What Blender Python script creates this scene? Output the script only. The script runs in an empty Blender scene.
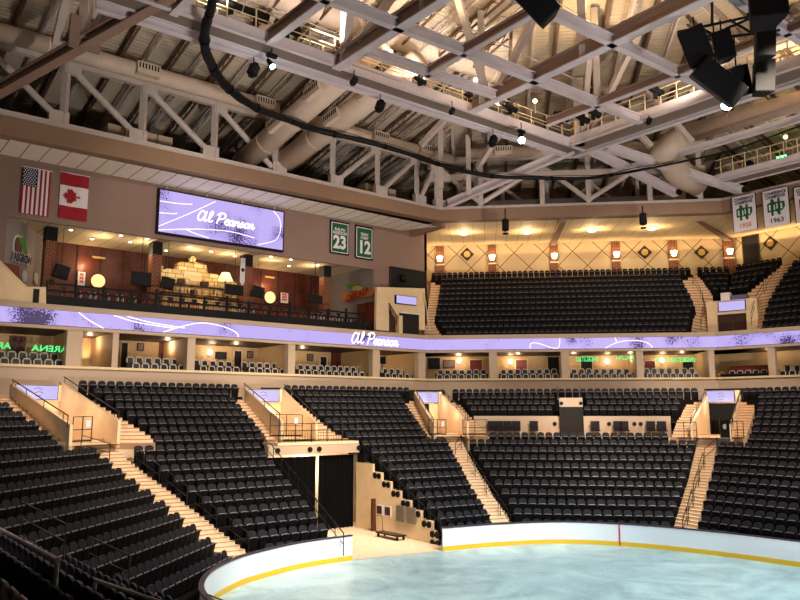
import bpy, math, random
from mathutils import Vector, Matrix
random.seed(7)
SEC={'a':(42.5,12.8,0.957,0.458,1.2,{0:(24.92,31.97),1:(24.35,32.44),2:(23.95,32.96),3:(23.63,33.28),4:(23.27,33.73),5:(22.92,34.14),6:(22.76,34.43),7:(23.8,34.79),8:(24.95,35.19),9:(25.99,35.65),10:(27.13,34.26),11:(28.18,34.34),12:(29.32,34.72),13:(30.36,34.99),14:(31.51,35.23),15:(32.65,35.45),16:(33.69,35.67),17:(34.84,35.89)}),'b':(0,31.2,0.99,0.46,1.2,{0:(16.86,20.63),1:(16.45,20.8),2:(16.16,20.83),3:(15.79,20.92),4:(15.5,20.99),5:(15.13,21.01),6:(14.84,21.0),7:(14.47,21.09),8:(14.08,21.11),9:(13.77,21.23),10:(15.18,21.87),11:(15.25,22.18),12:(14.95,22.33),13:(14.63,22.33),14:(14.29,22.39),15:(13.94,22.43),16:(13.56,22.38),17:(12.94,23.58)}),'c':(-8,34.1,0.96,0.46,1.2,{0:(22.82,25.91),1:(22.82,26.3),2:(22.78,26.57),3:(22.66,26.85),4:(22.57,27.1),5:(22.52,27.42),6:(22.45,27.79),7:(22.36,28.07),8:(22.31,28.42),9:(22.17,28.75),10:(21.51,27.51),11:(21.03,27.79),12:(20.89,28.05),13:(20.81,28.3),14:(20.71,28.54),15:(20.67,28.77),16:(20.53,28.98),17:(19.92,30.37)}),'d':(-47,43.58,0.927,0.453,1.2,{0:(0.25,8.3),1:(-0.19,8.67),2:(-0.47,9.04),3:(-0.89,9.42),4:(-1.32,9.81),5:(-1.65,10.2),6:(-2.06,10.6),7:(-2.41,10.95),8:(-2.79,11.3),9:(-3.1,11.66),10:(-1.76,10.17),11:(-2.07,10.51),12:(-2.43,10.85),13:(-2.78,11.19),14:(-3.27,11.67),15:(-3.62,12.03),16:(-3.99,12.46),17:(-4.84,13.76)}),'e':(-93,35.9,0.953,0.45,1.2,{0:(-23.71,-16.34),1:(-24.12,-16.71),2:(-24.53,-17.07),3:(-24.92,-17.53),4:(-25.38,-17.89),5:(-25.76,-18.26),6:(-26.2,-18.62),7:(-26.57,-18.98),8:(-27.0,-19.34),9:(-27.49,-19.8),10:(-26.07,-20.17),11:(-26.34,-20.53),12:(-26.74,-20.89),13:(-27.11,-21.25),14:(-27.51,-21.72),15:(-27.9,-22.08),16:(-28.41,-22.44),17:(-30.04,-22.8)}),'n':(90,-10.4,0.955,0.458,1.2,{0:(18.1,18.5),1:(16.73,18.88),2:(15.47,19.25),3:(14.2,19.62),4:(12.93,20.0),5:(11.67,21.0),6:(10.4,22.0),7:(9.13,22.67),8:(7.77,23.33),9:(6.5,24.0)}),'u':(-45,66.4,0.85,0.64,14.33,{0:(-3.57,17.18),1:(-3.97,17.6),2:(-4.38,17.94),3:(-4.68,18.28),4:(-4.68,18.8),5:(-4.58,18.97),6:(-4.58,19.05),7:(-4.54,19.03),8:(-4.53,19.01),9:(-4.47,18.98),10:(-4.48,19.13),11:(-5.56,20.34)}),'v':(-45,66.4,0.85,0.64,14.33,{7:(21.19,22.64),8:(21.2,22.99),9:(21.1,23.34),10:(21.1,23.69),11:(20.89,24.04)}),'w':(-92,61.0,0.72,0.64,14.33,{7:(-37.06,-35.31),8:(-37.32,-34.89),9:(-37.57,-34.46),10:(-37.82,-34.03),11:(-38.08,-33.58)}),'x':(-92,61.0,0.72,0.64,14.33,{0:(-31.82,-24.98),1:(-31.98,-25.25),2:(-32.14,-25.52),3:(-32.35,-25.8),4:(-32.56,-25.97),5:(-32.58,-26.24),6:(-32.6,-26.51),7:(-32.56,-26.78),8:(-32.53,-27.05),9:(-32.43,-27.23),10:(-32.33,-27.5),11:(-31.98,-27.77)})}

SC = bpy.context.scene
COL = SC.collection
R2 = 2 ** -0.5
_ON = 'zeroth first second third fourth fifth sixth seventh eighth ninth tenth eleventh twelfth thirteenth fourteenth fifteenth sixteenth seventeenth eighteenth nineteenth'.split()
_TN = ['', '', 'twent', 'thirt', 'fort', 'fift', 'sixt']
ORD = _ON + [_TN[n // 10] + ('ieth' if n % 10 == 0 else 'y-' + _ON[n % 10]) for n in range(20, 70)]

# ------------------------------------------------------------------ materials
def srgb(r, g, b):
    f = lambda c: (c / 255 / 12.92) if c / 255 <= 0.04045 else ((c / 255 + 0.055) / 1.055) ** 2.4
    return (f(r), f(g), f(b), 1)

def mat(name, col, rough=0.6, metal=0.0, var=0.0, scale=4.0, bump=0.0, spec=0.4, emit=0.0):
    m = bpy.data.materials.new(name); m.use_nodes = True
    nt = m.node_tree; b = nt.nodes['Principled BSDF']
    b.inputs['Base Color'].default_value = col
    b.inputs['Roughness'].default_value = rough
    b.inputs['Metallic'].default_value = metal
    b.inputs['Specular IOR Level'].default_value = spec
    if emit:
        b.inputs['Emission Color'].default_value = col
        b.inputs['Emission Strength'].default_value = emit
    if var or bump:
        tc = nt.nodes.new('ShaderNodeTexCoord')
        nz = nt.nodes.new('ShaderNodeTexNoise'); nz.inputs['Scale'].default_value = scale
        nz.inputs['Detail'].default_value = 5
        nt.links.new(tc.outputs['Object'], nz.inputs['Vector'])
        if var:
            r = nt.nodes.new('ShaderNodeValToRGB')
            r.color_ramp.elements[0].position = 0.3; r.color_ramp.elements[1].position = 0.7
            r.color_ramp.elements[0].color = tuple(c * (1 - var) for c in col[:3]) + (1,)
            r.color_ramp.elements[1].color = tuple(min(1, c * (1 + var)) for c in col[:3]) + (1,)
            nt.links.new(nz.outputs['Fac'], r.inputs['Fac'])
            nt.links.new(r.outputs['Color'], b.inputs['Base Color'])
        if bump:
            bp = nt.nodes.new('ShaderNodeBump'); bp.inputs['Strength'].default_value = bump
            nt.links.new(nz.outputs['Fac'], bp.inputs['Height'])
            nt.links.new(bp.outputs['Normal'], b.inputs['Normal'])
    return m

class NG:
    """tiny node-math writer"""
    def __init__(s, m): s.nt = m.node_tree; s.b = s.nt.nodes['Principled BSDF']
    def n(s, t, **k):
        x = s.nt.nodes.new(t)
        for a, v in k.items(): setattr(x, a, v)
        return x
    def put(s, sock, v):
        if hasattr(v, 'is_output'): s.nt.links.new(v, sock)
        else: sock.default_value = v
    def math(s, op, a, b=None):
        x = s.n('ShaderNodeMath', operation=op); s.put(x.inputs[0], a)
        if b is not None: s.put(x.inputs[1], b)
        return x.outputs[0]
    def mix(s, f, a, b):
        x = s.n('ShaderNodeMix', data_type='RGBA'); s.put(x.inputs[0], f); s.put(x.inputs[6], a); s.put(x.inputs[7], b)
        return x.outputs[2]
    def xyz(s, kind='Object'):
        tc = s.n('ShaderNodeTexCoord'); sp = s.n('ShaderNodeSeparateXYZ'); s.nt.links.new(tc.outputs[kind], sp.inputs[0])
        return sp.outputs

def line_mat(name, col, linecol, period, width, ux, uy, rough=0.7):
    """planks: thin joint lines every PERIOD metres along direction (ux, uy)"""
    m = mat(name, col, rough); g = NG(m); x, y, z = g.xyz()
    u = g.math('ADD', g.math('MULTIPLY', x, ux), g.math('MULTIPLY', y, uy))
    fr = g.math('FRACT', g.math('DIVIDE', u, period))
    g.put(g.b.inputs['Base Color'], g.mix(g.math('LESS_THAN', fr, width / period), col, linecol))
    return m

def diamond_mat(name, col, linecol, period, height, ux, uy, z0):
    m = mat(name, col, 0.7); g = NG(m); x, y, z = g.xyz()
    u = g.math('DIVIDE', g.math('ADD', g.math('MULTIPLY', x, ux), g.math('MULTIPLY', y, uy)), period)
    v = g.math('DIVIDE', g.math('SUBTRACT', z, z0), height)
    a = g.math('FRACT', g.math('ADD', u, v)); b = g.math('FRACT', g.math('SUBTRACT', u, v))
    f = g.math('MAXIMUM', g.math('LESS_THAN', a, 0.035), g.math('LESS_THAN', b, 0.035))
    g.put(g.b.inputs['Base Color'], g.mix(f, col, linecol))
    return m

def led_mat(name, strength, scale):
    """what the screens show: a violet picture with patches of dark speckle"""
    m = mat(name, (0, 0, 0, 1), 0.4); g = NG(m)
    tc = g.n('ShaderNodeTexCoord')
    big = g.n('ShaderNodeTexNoise'); big.inputs['Scale'].default_value = 0.42 * scale; big.inputs['Detail'].default_value = 1
    fine = g.n('ShaderNodeTexNoise'); fine.inputs['Scale'].default_value = 9.0 * scale; fine.inputs['Detail'].default_value = 2
    for t in (big, fine): g.nt.links.new(tc.outputs['Object'], t.inputs['Vector'])
    patch = g.math('MULTIPLY', g.math('MAXIMUM', g.math('SUBTRACT', big.outputs['Fac'], 0.50), 0.0), 5.0)
    spk = g.math('LESS_THAN', fine.outputs['Fac'], g.math('ADD', 0.28, g.math('MULTIPLY', patch, 0.26)))
    tone = g.mix(g.math('MULTIPLY', patch, 0.8), srgb(196, 178, 246), srgb(160, 138, 222))
    c = g.mix(spk, tone, srgb(66, 52, 96))
    g.put(g.b.inputs['Emission Color'], c); g.b.inputs['Emission Strength'].default_value = strength
    return m

M = dict(
    seat=mat('black seat fabric', srgb(25, 24, 30), 0.7, spec=.25, var=0.25, scale=9),
    seatpan=mat('black seat pan', srgb(9, 9, 10), 0.7, spec=.15),
    seatglint=mat('painted seat edge glint', srgb(104, 98, 104), 0.35),  # lighter grey stands in for light caught on the pan edge
    stand=mat('black seat stand', srgb(8, 7, 8), 0.8, spec=.1),
    terrace=mat('dark concrete terrace', srgb(24, 20, 19), 0.95, spec=.1, var=0.2),
    tan=mat('tan painted concrete', srgb(232, 204, 164), 0.7, var=0.06, scale=1.5),
    tread=mat('tan stair tread', srgb(228, 200, 166), 0.75, var=0.1, scale=3),
    riser=mat('painted step shadow', srgb(170, 134, 104), 0.75),  # darker tone painting the shadow line at each step edge
    taupe=mat('taupe wall paint', srgb(142, 117, 106), 0.75, var=0.05, scale=0.7),
    greywall=mat('grey wall paint', srgb(150, 142, 142), 0.75),
    ring=mat('brown fascia paint', srgb(146, 116, 94), 0.65, var=0.05, scale=0.5),
    cream=mat('cream ledge', srgb(226, 202, 160), 0.5),
    fascia=mat('beige balcony fascia', srgb(186, 164, 142), 0.6),
    steel=mat('off white painted steel', srgb(196, 182, 174), 0.5, var=0.06, scale=1.2),
    steelw=mat('pale lavender painted steel', srgb(216, 206, 210), 0.45, var=0.05, scale=1.2),
    browndark=mat('dark brown joist paint', srgb(98, 76, 62), 0.6),
    brownsteel=mat('brown painted steel', srgb(150, 122, 108), 0.5),
    duct=mat('white spiral duct', srgb(205, 186, 168), 0.45, var=0.06, scale=1),
    black=mat('black paint', srgb(10, 10, 12), 0.6, spec=.25),
    blackgloss=mat('black speaker cloth', srgb(20, 21, 26), 0.6, spec=.25),
    curtain=mat('black curtain cloth', srgb(5, 5, 6), 0.95, spec=.1),
    rail=mat('dark pipe rail', srgb(40, 36, 36), 0.3, metal=0.6),
    chrome=mat('grey pipe rail', srgb(150, 142, 132), 0.35, metal=0.35),
    board=mat('white dasher board', srgb(226, 229, 236), 0.35),
    yellow=mat('yellow kick strip', srgb(222, 176, 36), 0.4),
    cap=mat('dark purple board cap', srgb(62, 46, 62), 0.35),
    red=mat('red stripe', srgb(190, 40, 40), 0.5),
    wood=mat('dark red wood panel', srgb(92, 42, 28), 0.4, var=0.3, scale=2),
    darkwood=mat('dark brown wood', srgb(62, 34, 26), 0.5),
    maroon=mat('maroon door paint', srgb(120, 44, 36), 0.5),
    darkroom=mat('unlit dark wall', srgb(26, 22, 22), 0.8),
    cloth=mat('white cloth', srgb(226, 218, 224), 0.8),
    flagred=mat('red flag cloth', srgb(150, 22, 36), 0.8),
    flagblue=mat('navy flag cloth', srgb(30, 36, 66), 0.8),
    green=mat('green banner cloth', srgb(12, 88, 54), 0.7),
    ink=mat('dark print', srgb(40, 36, 62), 0.8),
    pinkink=mat('faded red print', srgb(200, 120, 110), 0.8),
    signgreen=mat('leaf green sign', srgb(60, 160, 56), 0.5),
    signbrown=mat('brown sign', srgb(92, 44, 30), 0.5),
    orange=mat('orange sign board', srgb(206, 122, 52), 0.5),
    signred=mat('red sign lettering', srgb(170, 40, 36), 0.5),
    stoolred=mat('red brown stool wood', srgb(160, 84, 60), 0.5),
    stone=mat('cream stone', srgb(236, 208, 150), 0.6, var=0.12, scale=3),
    bottle=mat('amber glass', srgb(150, 96, 40), 0.15),
    bluegrey=mat('blue grey panel', srgb(92, 96, 140), 0.5),
    picture=mat('grey framed picture', srgb(112, 98, 92), 0.4, var=0.5, scale=6),
    suitewall=mat('warm beige room paint', srgb(205, 172, 126), 0.75, var=0.05),
    suitefloor=mat('dark carpet', srgb(50, 42, 40), 0.9),
    chairwhite=mat('pale grey chair shell', srgb(206, 196, 188), 0.5),
    tableblack=mat('black table', srgb(24, 22, 22), 0.5),
    wicker=mat('wicker', srgb(190, 138, 84), 0.7),
    vent=mat('grey vent grille', srgb(126, 110, 98), 0.5),
    plaque=mat('gold plaque', srgb(226, 190, 110), 0.4),
    plaqueedge=mat('dark plaque edge', srgb(58, 44, 30), 0.5),
    glow_white=mat('white lamp glass', (1, 0.93, 0.8, 1), 0.5, emit=9.0),
    glow_warm=mat('warm lamp glass', (1, 0.78, 0.42, 1), 0.5, emit=7.0),
    glow_blue=mat('cold spotlight lens', (0.45, 0.8, 1, 1), 0.5, emit=14.0),
    glow_green=mat('green lamp glass', (0.1, 1, 0.25, 1), 0.5, emit=5.0),
    signreflection=mat('painted green reflection', (0.05, 0.75, 0.2, 1), 0.5, emit=0.9),  # glows to stand in for the reflection of a lit sign
    script=mat('white screen picture', (1, 0.98, 1, 1), 0.5, emit=1.0),
    thinline=mat('pale screen line', (0.86, 0.82, 1, 1), 0.5, emit=0.95),
    led=led_mat('violet screen picture', 1.0, 1.0),
    ledsign=mat('pale violet sign picture', srgb(200, 190, 250), 0.4, emit=0.92),
    soffit_l=line_mat('beige plank soffit', srgb(246, 236, 222), srgb(140, 124, 108), 1.18, 0.07, 1, 0),
    soffit_m=line_mat('cream plank soffit', srgb(230, 208, 168), srgb(170, 146, 108), 1.1, 0.04, R2, -R2),
    clubceil=line_mat('beige plank ceiling', srgb(222, 200, 160), srgb(150, 128, 96), 1.2, 0.06, 1, 0),
    diam_m=diamond_mat('diamond panelled wall', srgb(214, 192, 152), srgb(96, 72, 48), 3.0, 3.0, R2, -R2, 20.6),
    diam_r=diamond_mat('diamond panelled side wall', srgb(214, 192, 152), srgb(96, 72, 48), 3.0, 3.0, 0.0, 1.0, 20.9),
)

M['ledsign'].node_tree.nodes['Principled BSDF'].inputs['Base Color'].default_value = (.02, .02, .03, 1)
def brick_mat():
    m = mat('red brown brick', srgb(118, 66, 44), 0.8); g = NG(m)
    x, y, z = g.xyz()
    row = g.math('FLOOR', g.math('DIVIDE', z, 0.16))
    u = g.math('ADD', g.math('DIVIDE', x, 0.4), g.math('MULTIPLY', row, 0.5))
    f = g.math('MAXIMUM', g.math('LESS_THAN', g.math('FRACT', u), 0.07), g.math('LESS_THAN', g.math('FRACT', g.math('DIVIDE', z, 0.16)), 0.14))
    g.put(g.b.inputs['Base Color'], g.mix(f, srgb(118, 66, 44), srgb(166, 128, 98)))
    return m
M['brick'] = brick_mat()
def stone_mat():
    m = mat('cream stone courses', srgb(226, 196, 136), 0.7); g = NG(m); x, y, z = g.xyz()
    row = g.math('FLOOR', g.math('DIVIDE', z, 0.34)); u = g.math('ADD', g.math('DIVIDE', x, 0.8), g.math('MULTIPLY', row, 0.37))
    f = g.math('MAXIMUM', g.math('LESS_THAN', g.math('FRACT', u), 0.06), g.math('LESS_THAN', g.math('FRACT', g.math('DIVIDE', z, 0.34)), 0.12))
    wn = g.n('ShaderNodeTexWhiteNoise', noise_dimensions='2D'); cb = g.n('ShaderNodeCombineXYZ'); g.put(cb.inputs[0], g.math('FLOOR', u)); g.put(cb.inputs[1], row); g.nt.links.new(cb.outputs[0], wn.inputs[0])
    tone = g.mix(wn.outputs[0], srgb(204, 170, 112), srgb(240, 216, 160))
    g.put(g.b.inputs['Base Color'], g.mix(f, tone, srgb(120, 90, 56))); return m
M['stone'] = stone_mat()

def deck_mat():
    """ribbed metal roof deck: the ribs run along the eaves"""
    m = mat('ribbed roof deck', srgb(192, 178, 158), 0.65, var=0.08, scale=0.4); g = NG(m); x, y, z = g.xyz()
    d1 = g.math('SUBTRACT', 48.2, y)
    d2 = g.math('SUBTRACT', 64.3, g.math('MULTIPLY', g.math('ADD', x, y), R2))
    d3 = g.math('SUBTRACT', 59.7, x)
    d = g.math('MINIMUM', g.math('MINIMUM', d1, d2), d3)
    w = g.math('SINE', g.math('MULTIPLY', d, 2 * math.pi / 0.34))
    bp = g.n('ShaderNodeBump'); bp.inputs['Strength'].default_value = 0.5; bp.inputs['Distance'].default_value = 0.03
    g.put(bp.inputs['Height'], w); g.nt.links.new(bp.outputs['Normal'], g.b.inputs['Normal'])
    return m
M['deck'] = deck_mat()

def ice_mat():
    m = mat('skated ice', srgb(190, 220, 222), 0.22, spec=0.5); g = NG(m)
    tc = g.n('ShaderNodeTexCoord')
    a = g.n('ShaderNodeTexNoise'); a.inputs['Scale'].default_value = 0.35; a.inputs['Detail'].default_value = 6; a.inputs['Distortion'].default_value = 1.5
    b = g.n('ShaderNodeTexNoise'); b.inputs['Scale'].default_value = 3.0; b.inputs['Detail'].default_value = 8; b.inputs['Distortion'].default_value = 2.0
    for t in (a, b): g.nt.links.new(tc.outputs['Object'], t.inputs['Vector'])
    f = g.math('ADD', g.math('MULTIPLY', a.outputs['Fac'], 0.65), g.math('MULTIPLY', b.outputs['Fac'], 0.35))
    r = g.n('ShaderNodeValToRGB'); r.color_ramp.elements[0].position = 0.36; r.color_ramp.elements[1].position = 0.62
    r.color_ramp.elements[0].color = srgb(150, 178, 186); r.color_ramp.elements[1].color = srgb(200, 226, 228)
    g.nt.links.new(f, r.inputs['Fac']); g.nt.links.new(r.outputs['Color'], g.b.inputs['Base Color'])
    g.put(g.b.inputs['Roughness'], g.math('ADD', 0.18, g.math('MULTIPLY', b.outputs['Fac'], 0.35)))
    return m
M['ice'] = ice_mat()

# ------------------------------------------------------------------ mesh helpers
class Frame:
    """s along a wall, n out of the bowl, z up"""
    def __init__(s, u, n): s.u = Vector((u[0], u[1], 0)); s.n = Vector((n[0], n[1], 0))
    def p(s, a, b, z): return s.u * a + s.n * b + Vector((0, 0, z))
FL = Frame((1, 0), (0, 1)); FM = Frame((R2, -R2), (R2, R2)); FR = Frame((0.123, -0.992), (0.992, 0.123)); FV = Frame((0, -1), (1, 0))

class MB:
    def __init__(s): s.v = []; s.f = []; s.mi = []
    def face(s, pts, mi=0):
        b = len(s.v); s.v += [Vector(p) for p in pts]; s.f.append(tuple(range(b, b + len(pts)))); s.mi.append(mi); return s
    def hexa(s, c, mi=0):
        b = len(s.v); s.v += [Vector(p) for p in c]
        for q in ((0, 3, 2, 1), (4, 5, 6, 7), (0, 1, 5, 4), (1, 2, 6, 5), (2, 3, 7, 6), (3, 0, 4, 7)):
            s.f.append(tuple(b + i for i in q)); s.mi.append(mi)
        return s
    def fbox(s, F, s0, s1, n0, n1, z0, z1, mi=0):
        return s.hexa([F.p(s0, n0, z0), F.p(s1, n0, z0), F.p(s1, n1, z0), F.p(s0, n1, z0), F.p(s0, n0, z1), F.p(s1, n0, z1), F.p(s1, n1, z1), F.p(s0, n1, z1)], mi)
    def box(s, x0, x1, y0, y1, z0, z1, mi=0): return s.fbox(FL, x0, x1, y0, y1, z0, z1, mi)
    def bar(s, p, q, w, h=None, mi=0, up=(0, 0, 1), off=0.0):
        """straight bar from p to q, w wide and h deep, its top-centre line moved by off along its own up"""
        p, q = Vector(p), Vector(q); h = h or w; d = (q - p).normalized(); up = Vector(up)
        if abs(d.dot(up)) > 0.95: up = Vector((R2, -R2, 0))
        a = d.cross(up).normalized() * (w / 2); n = a.cross(d).normalized(); b = n * (h / 2); o = n * off
        return s.hexa([p + o - a - b, p + o + a - b, q + o + a - b, q + o - a - b, p + o - a + b, p + o + a + b, q + o + a + b, q + o - a + b], mi)
    def ibeam(s, p, q, w, h, t=0.05, mi=0, mi2=None):
        mi2 = mi if mi2 is None else mi2
        s.bar(p, q, w, t, mi2, off=-h / 2 + t / 2); s.bar(p, q, w, t, mi, off=h / 2 - t / 2)
        return s.bar(p, q, t * 1.3, h - 2 * t - 0.004, mi)
    def tube(s, pts, r, k=8, mi=0, cap=True):
        pts = [Vector(p) for p in pts]; rings = []
        for i, p in enumerate(pts):
            d = (pts[min(i + 1, len(pts) - 1)] - pts[max(i - 1, 0)]).normalized()
            up = Vector((0, 0, 1)) if abs(d.z) < 0.95 else Vector((R2, -R2, 0))
            a = d.cross(up).normalized(); b = a.cross(d).normalized()
            rr = r[i] if isinstance(r, (list, tuple)) else r
            base = len(s.v); s.v += [p + (a * math.cos(2 * math.pi * j / k) + b * math.sin(2 * math.pi * j / k)) * rr for j in range(k)]
            rings.append(base)
        for x, y in zip(rings, rings[1:]):
            for j in range(k): s.f.append((x + j, x + (j + 1) % k, y + (j + 1) % k, y + j)); s.mi.append(mi)
        if cap:
            s.f.append(tuple(rings[0] + j for j in range(k - 1, -1, -1))); s.mi.append(mi)
            s.f.append(tuple(rings[-1] + j for j in range(k))); s.mi.append(mi)
        return s
    def prism(s, pts, ext, mi=0):
        """polygon PTS pushed along EXT"""
        pts = [Vector(p) for p in pts]; e = Vector(ext); b = len(s.v); n = len(pts); s.v += pts + [p + e for p in pts]
        s.f.append(tuple(b + i for i in range(n - 1, -1, -1))); s.f.append(tuple(b + n + i for i in range(n)))
        s.mi += [mi, mi]
        for i in range(n):
            j = (i + 1) % n; s.f.append((b + i, b + j, b + n + j, b + n + i)); s.mi.append(mi)
        return s
    def disc(s, c, axis, r, t, k=16, mi=0):
        c = Vector(c); a = Vector(axis).normalized()
        return s.tube([c - a * t / 2, c + a * t / 2], r, k, mi)
    def ball(s, c, r, k=10, mi=0, sz=1.0):
        c = Vector(c); m = k // 2; pts = []
        for i in range(m + 1):
            th = math.pi * i / m; pts.append((r * math.sin(th) + 1e-4, r * sz * math.cos(th)))
        base = len(s.v)
        for rr, zz in pts: s.v += [c + Vector((rr * math.cos(2 * math.pi * j / k), rr * math.sin(2 * math.pi * j / k), zz)) for j in range(k)]
        for i in range(m):
            for j in range(k):
                a, b2 = base + i * k + j, base + i * k + (j + 1) % k
                s.f.append((a, a + k, b2 + k, b2)); s.mi.append(mi)
        return s
    def mesh(s, name, mats, smooth=False, weld=False):
        me = bpy.data.meshes.new(name); me.from_pydata([tuple(v) for v in s.v], [], s.f)
        for m in (mats if isinstance(mats, (list, tuple)) else [mats]): me.materials.append(m)
        me.polygons.foreach_set('material_index', s.mi)
        if smooth: me.polygons.foreach_set('use_smooth', [True] * len(s.f))
        me.validate(); me.update()
        return me
    def build(s, name, mats, parent=None, smooth=False):
        o = bpy.data.objects.new(name, s.mesh(name, mats, smooth)); COL.objects.link(o)
        if parent is not None:
            o.parent = parent; w = parent
            off = Vector((0, 0, 0))
            while w is not None: off += w.location; w = w.parent
            o.location = -off
        return o

def tag(o, label=None, cat=None, group=None, kind=None):
    if label: o['label'] = label
    if cat: o['category'] = cat
    if group: o['group'] = group
    if kind: o['kind'] = kind
    return o
def thing(name, label, cat, loc=(0, 0, 0), group=None):
    o = bpy.data.objects.new(name, None); COL.objects.link(o); o.location = loc; o.empty_display_size = 0.2
    return tag(o, label, cat, group)
def struct(name, mb, m): return tag(mb.build(name, m), kind='structure')
def single(name, mb, m, label, cat, group=None, smooth=False): return tag(mb.build(name, m, None, smooth), label, cat, group)
def dup(root, loc, rz=0.0, label=None):
    r = root.copy(); COL.objects.link(r); r.location = loc; r.rotation_euler = (0, 0, rz)
    if label: r['label'] = label
    for ch in root.children:
        c = ch.copy(); COL.objects.link(c); c.parent = r
        for g in ch.children:
            e = g.copy(); COL.objects.link(e); e.parent = c
    return r
def crom(pts, n=5):
    out = []
    for i in range(len(pts) - 1):
        p0, p1, p2, p3 = (Vector(pts[max(i - 1, 0)]), Vector(pts[i]), Vector(pts[i + 1]), Vector(pts[min(i + 2, len(pts) - 1)]))
        for j in range(n): t_ = j / n; out.append(0.5 * ((2 * p1) + (p2 - p0) * t_ + (2 * p0 - 5 * p1 + 4 * p2 - p3) * t_ * t_ + (3 * p1 - p0 - 3 * p2 + p3) * t_ ** 3))
    out.append(Vector(pts[-1])); return out
def text(name, s, F, pos, size, m, parent=None, width=None, shear=0.0, bold=0.0, ext=0.004, mirror=False, tilt=0.0):
    """lettering standing on a wall of frame F, centred at pos, facing the rink"""
    cu = bpy.data.curves.new(name, 'FONT'); cu.body = s; cu.size = size; cu.align_x = 'CENTER'; cu.align_y = 'CENTER'
    cu.shear = shear; cu.offset = bold; cu.extrude = ext; cu.materials.append(m)
    o = bpy.data.objects.new(name, cu); COL.objects.link(o)
    u, n = F.u, -F.n
    rot = Matrix(((u.x, 0, n.x), (u.y, 0, n.y), (u.z, 1, n.z))).to_4x4()
    bpy.context.view_layer.update()
    sx = 1.0
    if width:
        w = o.dimensions.x
        if w > 0: sx = width / w
    mw = Matrix.Translation(Vector(pos)) @ rot @ Matrix.Rotation(tilt, 4, 'Z') @ Matrix.Diagonal((-sx if mirror else sx, 1, 1, 1))
    if parent is not None:
        o.parent = parent; off = Vector((0, 0, 0)); w = parent
        while w is not None: off += w.location; w = w.parent
        mw = Matrix.Translation(-off) @ mw
    me = bpy.data.meshes.new_from_object(o); old = o; o = bpy.data.objects.new(name, me); bpy.data.objects.remove(old); COL.objects.link(o)
    if parent is not None: o.parent = parent
    o.matrix_basis = mw
    return o
def stroke(name, polys, F, nn, r, m, parent=None):
    """drawn lines (s, z points) lying flat on a wall plane of frame F"""
    mb = MB()
    for pl in polys: mb.tube(crom([F.p(a, nn, z) for a, z in pl], 5), r, 6)
    return mb.build(name, m, parent)
SCRIPT = {'A': [[(.62, .75), (.3, .95), (.08, .5), (.15, .1), (.4, .12), (.62, .6), (.68, .95)], [(.68, .95), (.62, .4), (.68, .08), (.85, .2)]],
          'l': [[(0, .2), (.3, .8), (.22, 1.05), (.1, .8), (.1, .25), (.2, .05), (.38, .2)]],
          'P': [[(.25, .95), (.2, .5), (.1, .02)], [(.0, .8), (.3, 1.02), (.65, .95), (.68, .65), (.4, .48), (.2, .5)]],
          'e': [[(0, .25), (.3, .35), (.3, .52), (.12, .48), (.06, .2), (.2, .03), (.42, .18)]],
          'a': [[(.36, .45), (.15, .5), (.04, .22), (.12, .03), (.3, .15), (.38, .48), (.36, .12), (.42, .03), (.54, .18)]],
          'r': [[(0, .15), (.08, .5), (.14, .42), (.3, .46), (.26, .2), (.3, .04), (.44, .18)]],
          's': [[(0, .12), (.22, .52), (.24, .36), (.32, .16), (.18, .02), (.04, .08)], [(.3, .08), (.44, .18)]],
          'o': [[(.24, .5), (.06, .38), (.08, .08), (.24, .04), (.36, .24), (.26, .48), (.46, .4)]],
          'n': [[(0, .48), (.06, .3), (.05, .03)], [(.05, .2), (.2, .5), (.3, .4), (.28, .1), (.36, .03), (.5, .2)]]}
ADV = {'A': .9, 'l': .42, 'P': .72, 'e': .4, 'a': .5, 'r': .4, 's': .42, 'o': .44, 'n': .5, ' ': .25}
def script_polys(s, s0, z0, width, height, slope=0.0):
    tot = sum(ADV[c] for c in s); k = width / tot; x = 0; out = []
    for c in s:
        for pl in SCRIPT.get(c, []):
            out.append([(s0 + (x + px + 0.18 * py) * k, z0 + py * height + (x + px) * k * slope) for px, py in pl])
        x += ADV[c]
    return out

def smooth_path(pts, n=8):
    out = []
    for i in range(len(pts) - 1):
        p0, p1, p2, p3 = (Vector(pts[max(i - 1, 0)]), Vector(pts[i]), Vector(pts[i + 1]), Vector(pts[min(i + 2, len(pts) - 1)]))
        for j in range(n):
            t = j / n
            out.append(0.5 * ((2 * p1) + (p2 - p0) * t + (2 * p0 - 5 * p1 + 4 * p2 - p3) * t * t + (3 * p1 - p0 - 3 * p2 + p3) * t ** 3))
    out.append(Vector(pts[-1])); return out
PA = [(10.6, 14.0), (10.6, 20.0), (10.78, 23.1), (11.2, 24.9), (12.0, 26.5), (12.95, 27.75), (14.1, 28.8), (15.6, 29.75), (18.5, 30.75), (21.5, 30.9)]
PB = [(26.53, 29.93), (29.89, 29.12), (33.0, 27.62), (34.93, 25.12), (36.2, 21.6), (36.82, 16.66), (36.9, 8.0), (36.9, 0.0)]
PAs, PBs = smooth_path(PA), smooth_path(PB)

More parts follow.
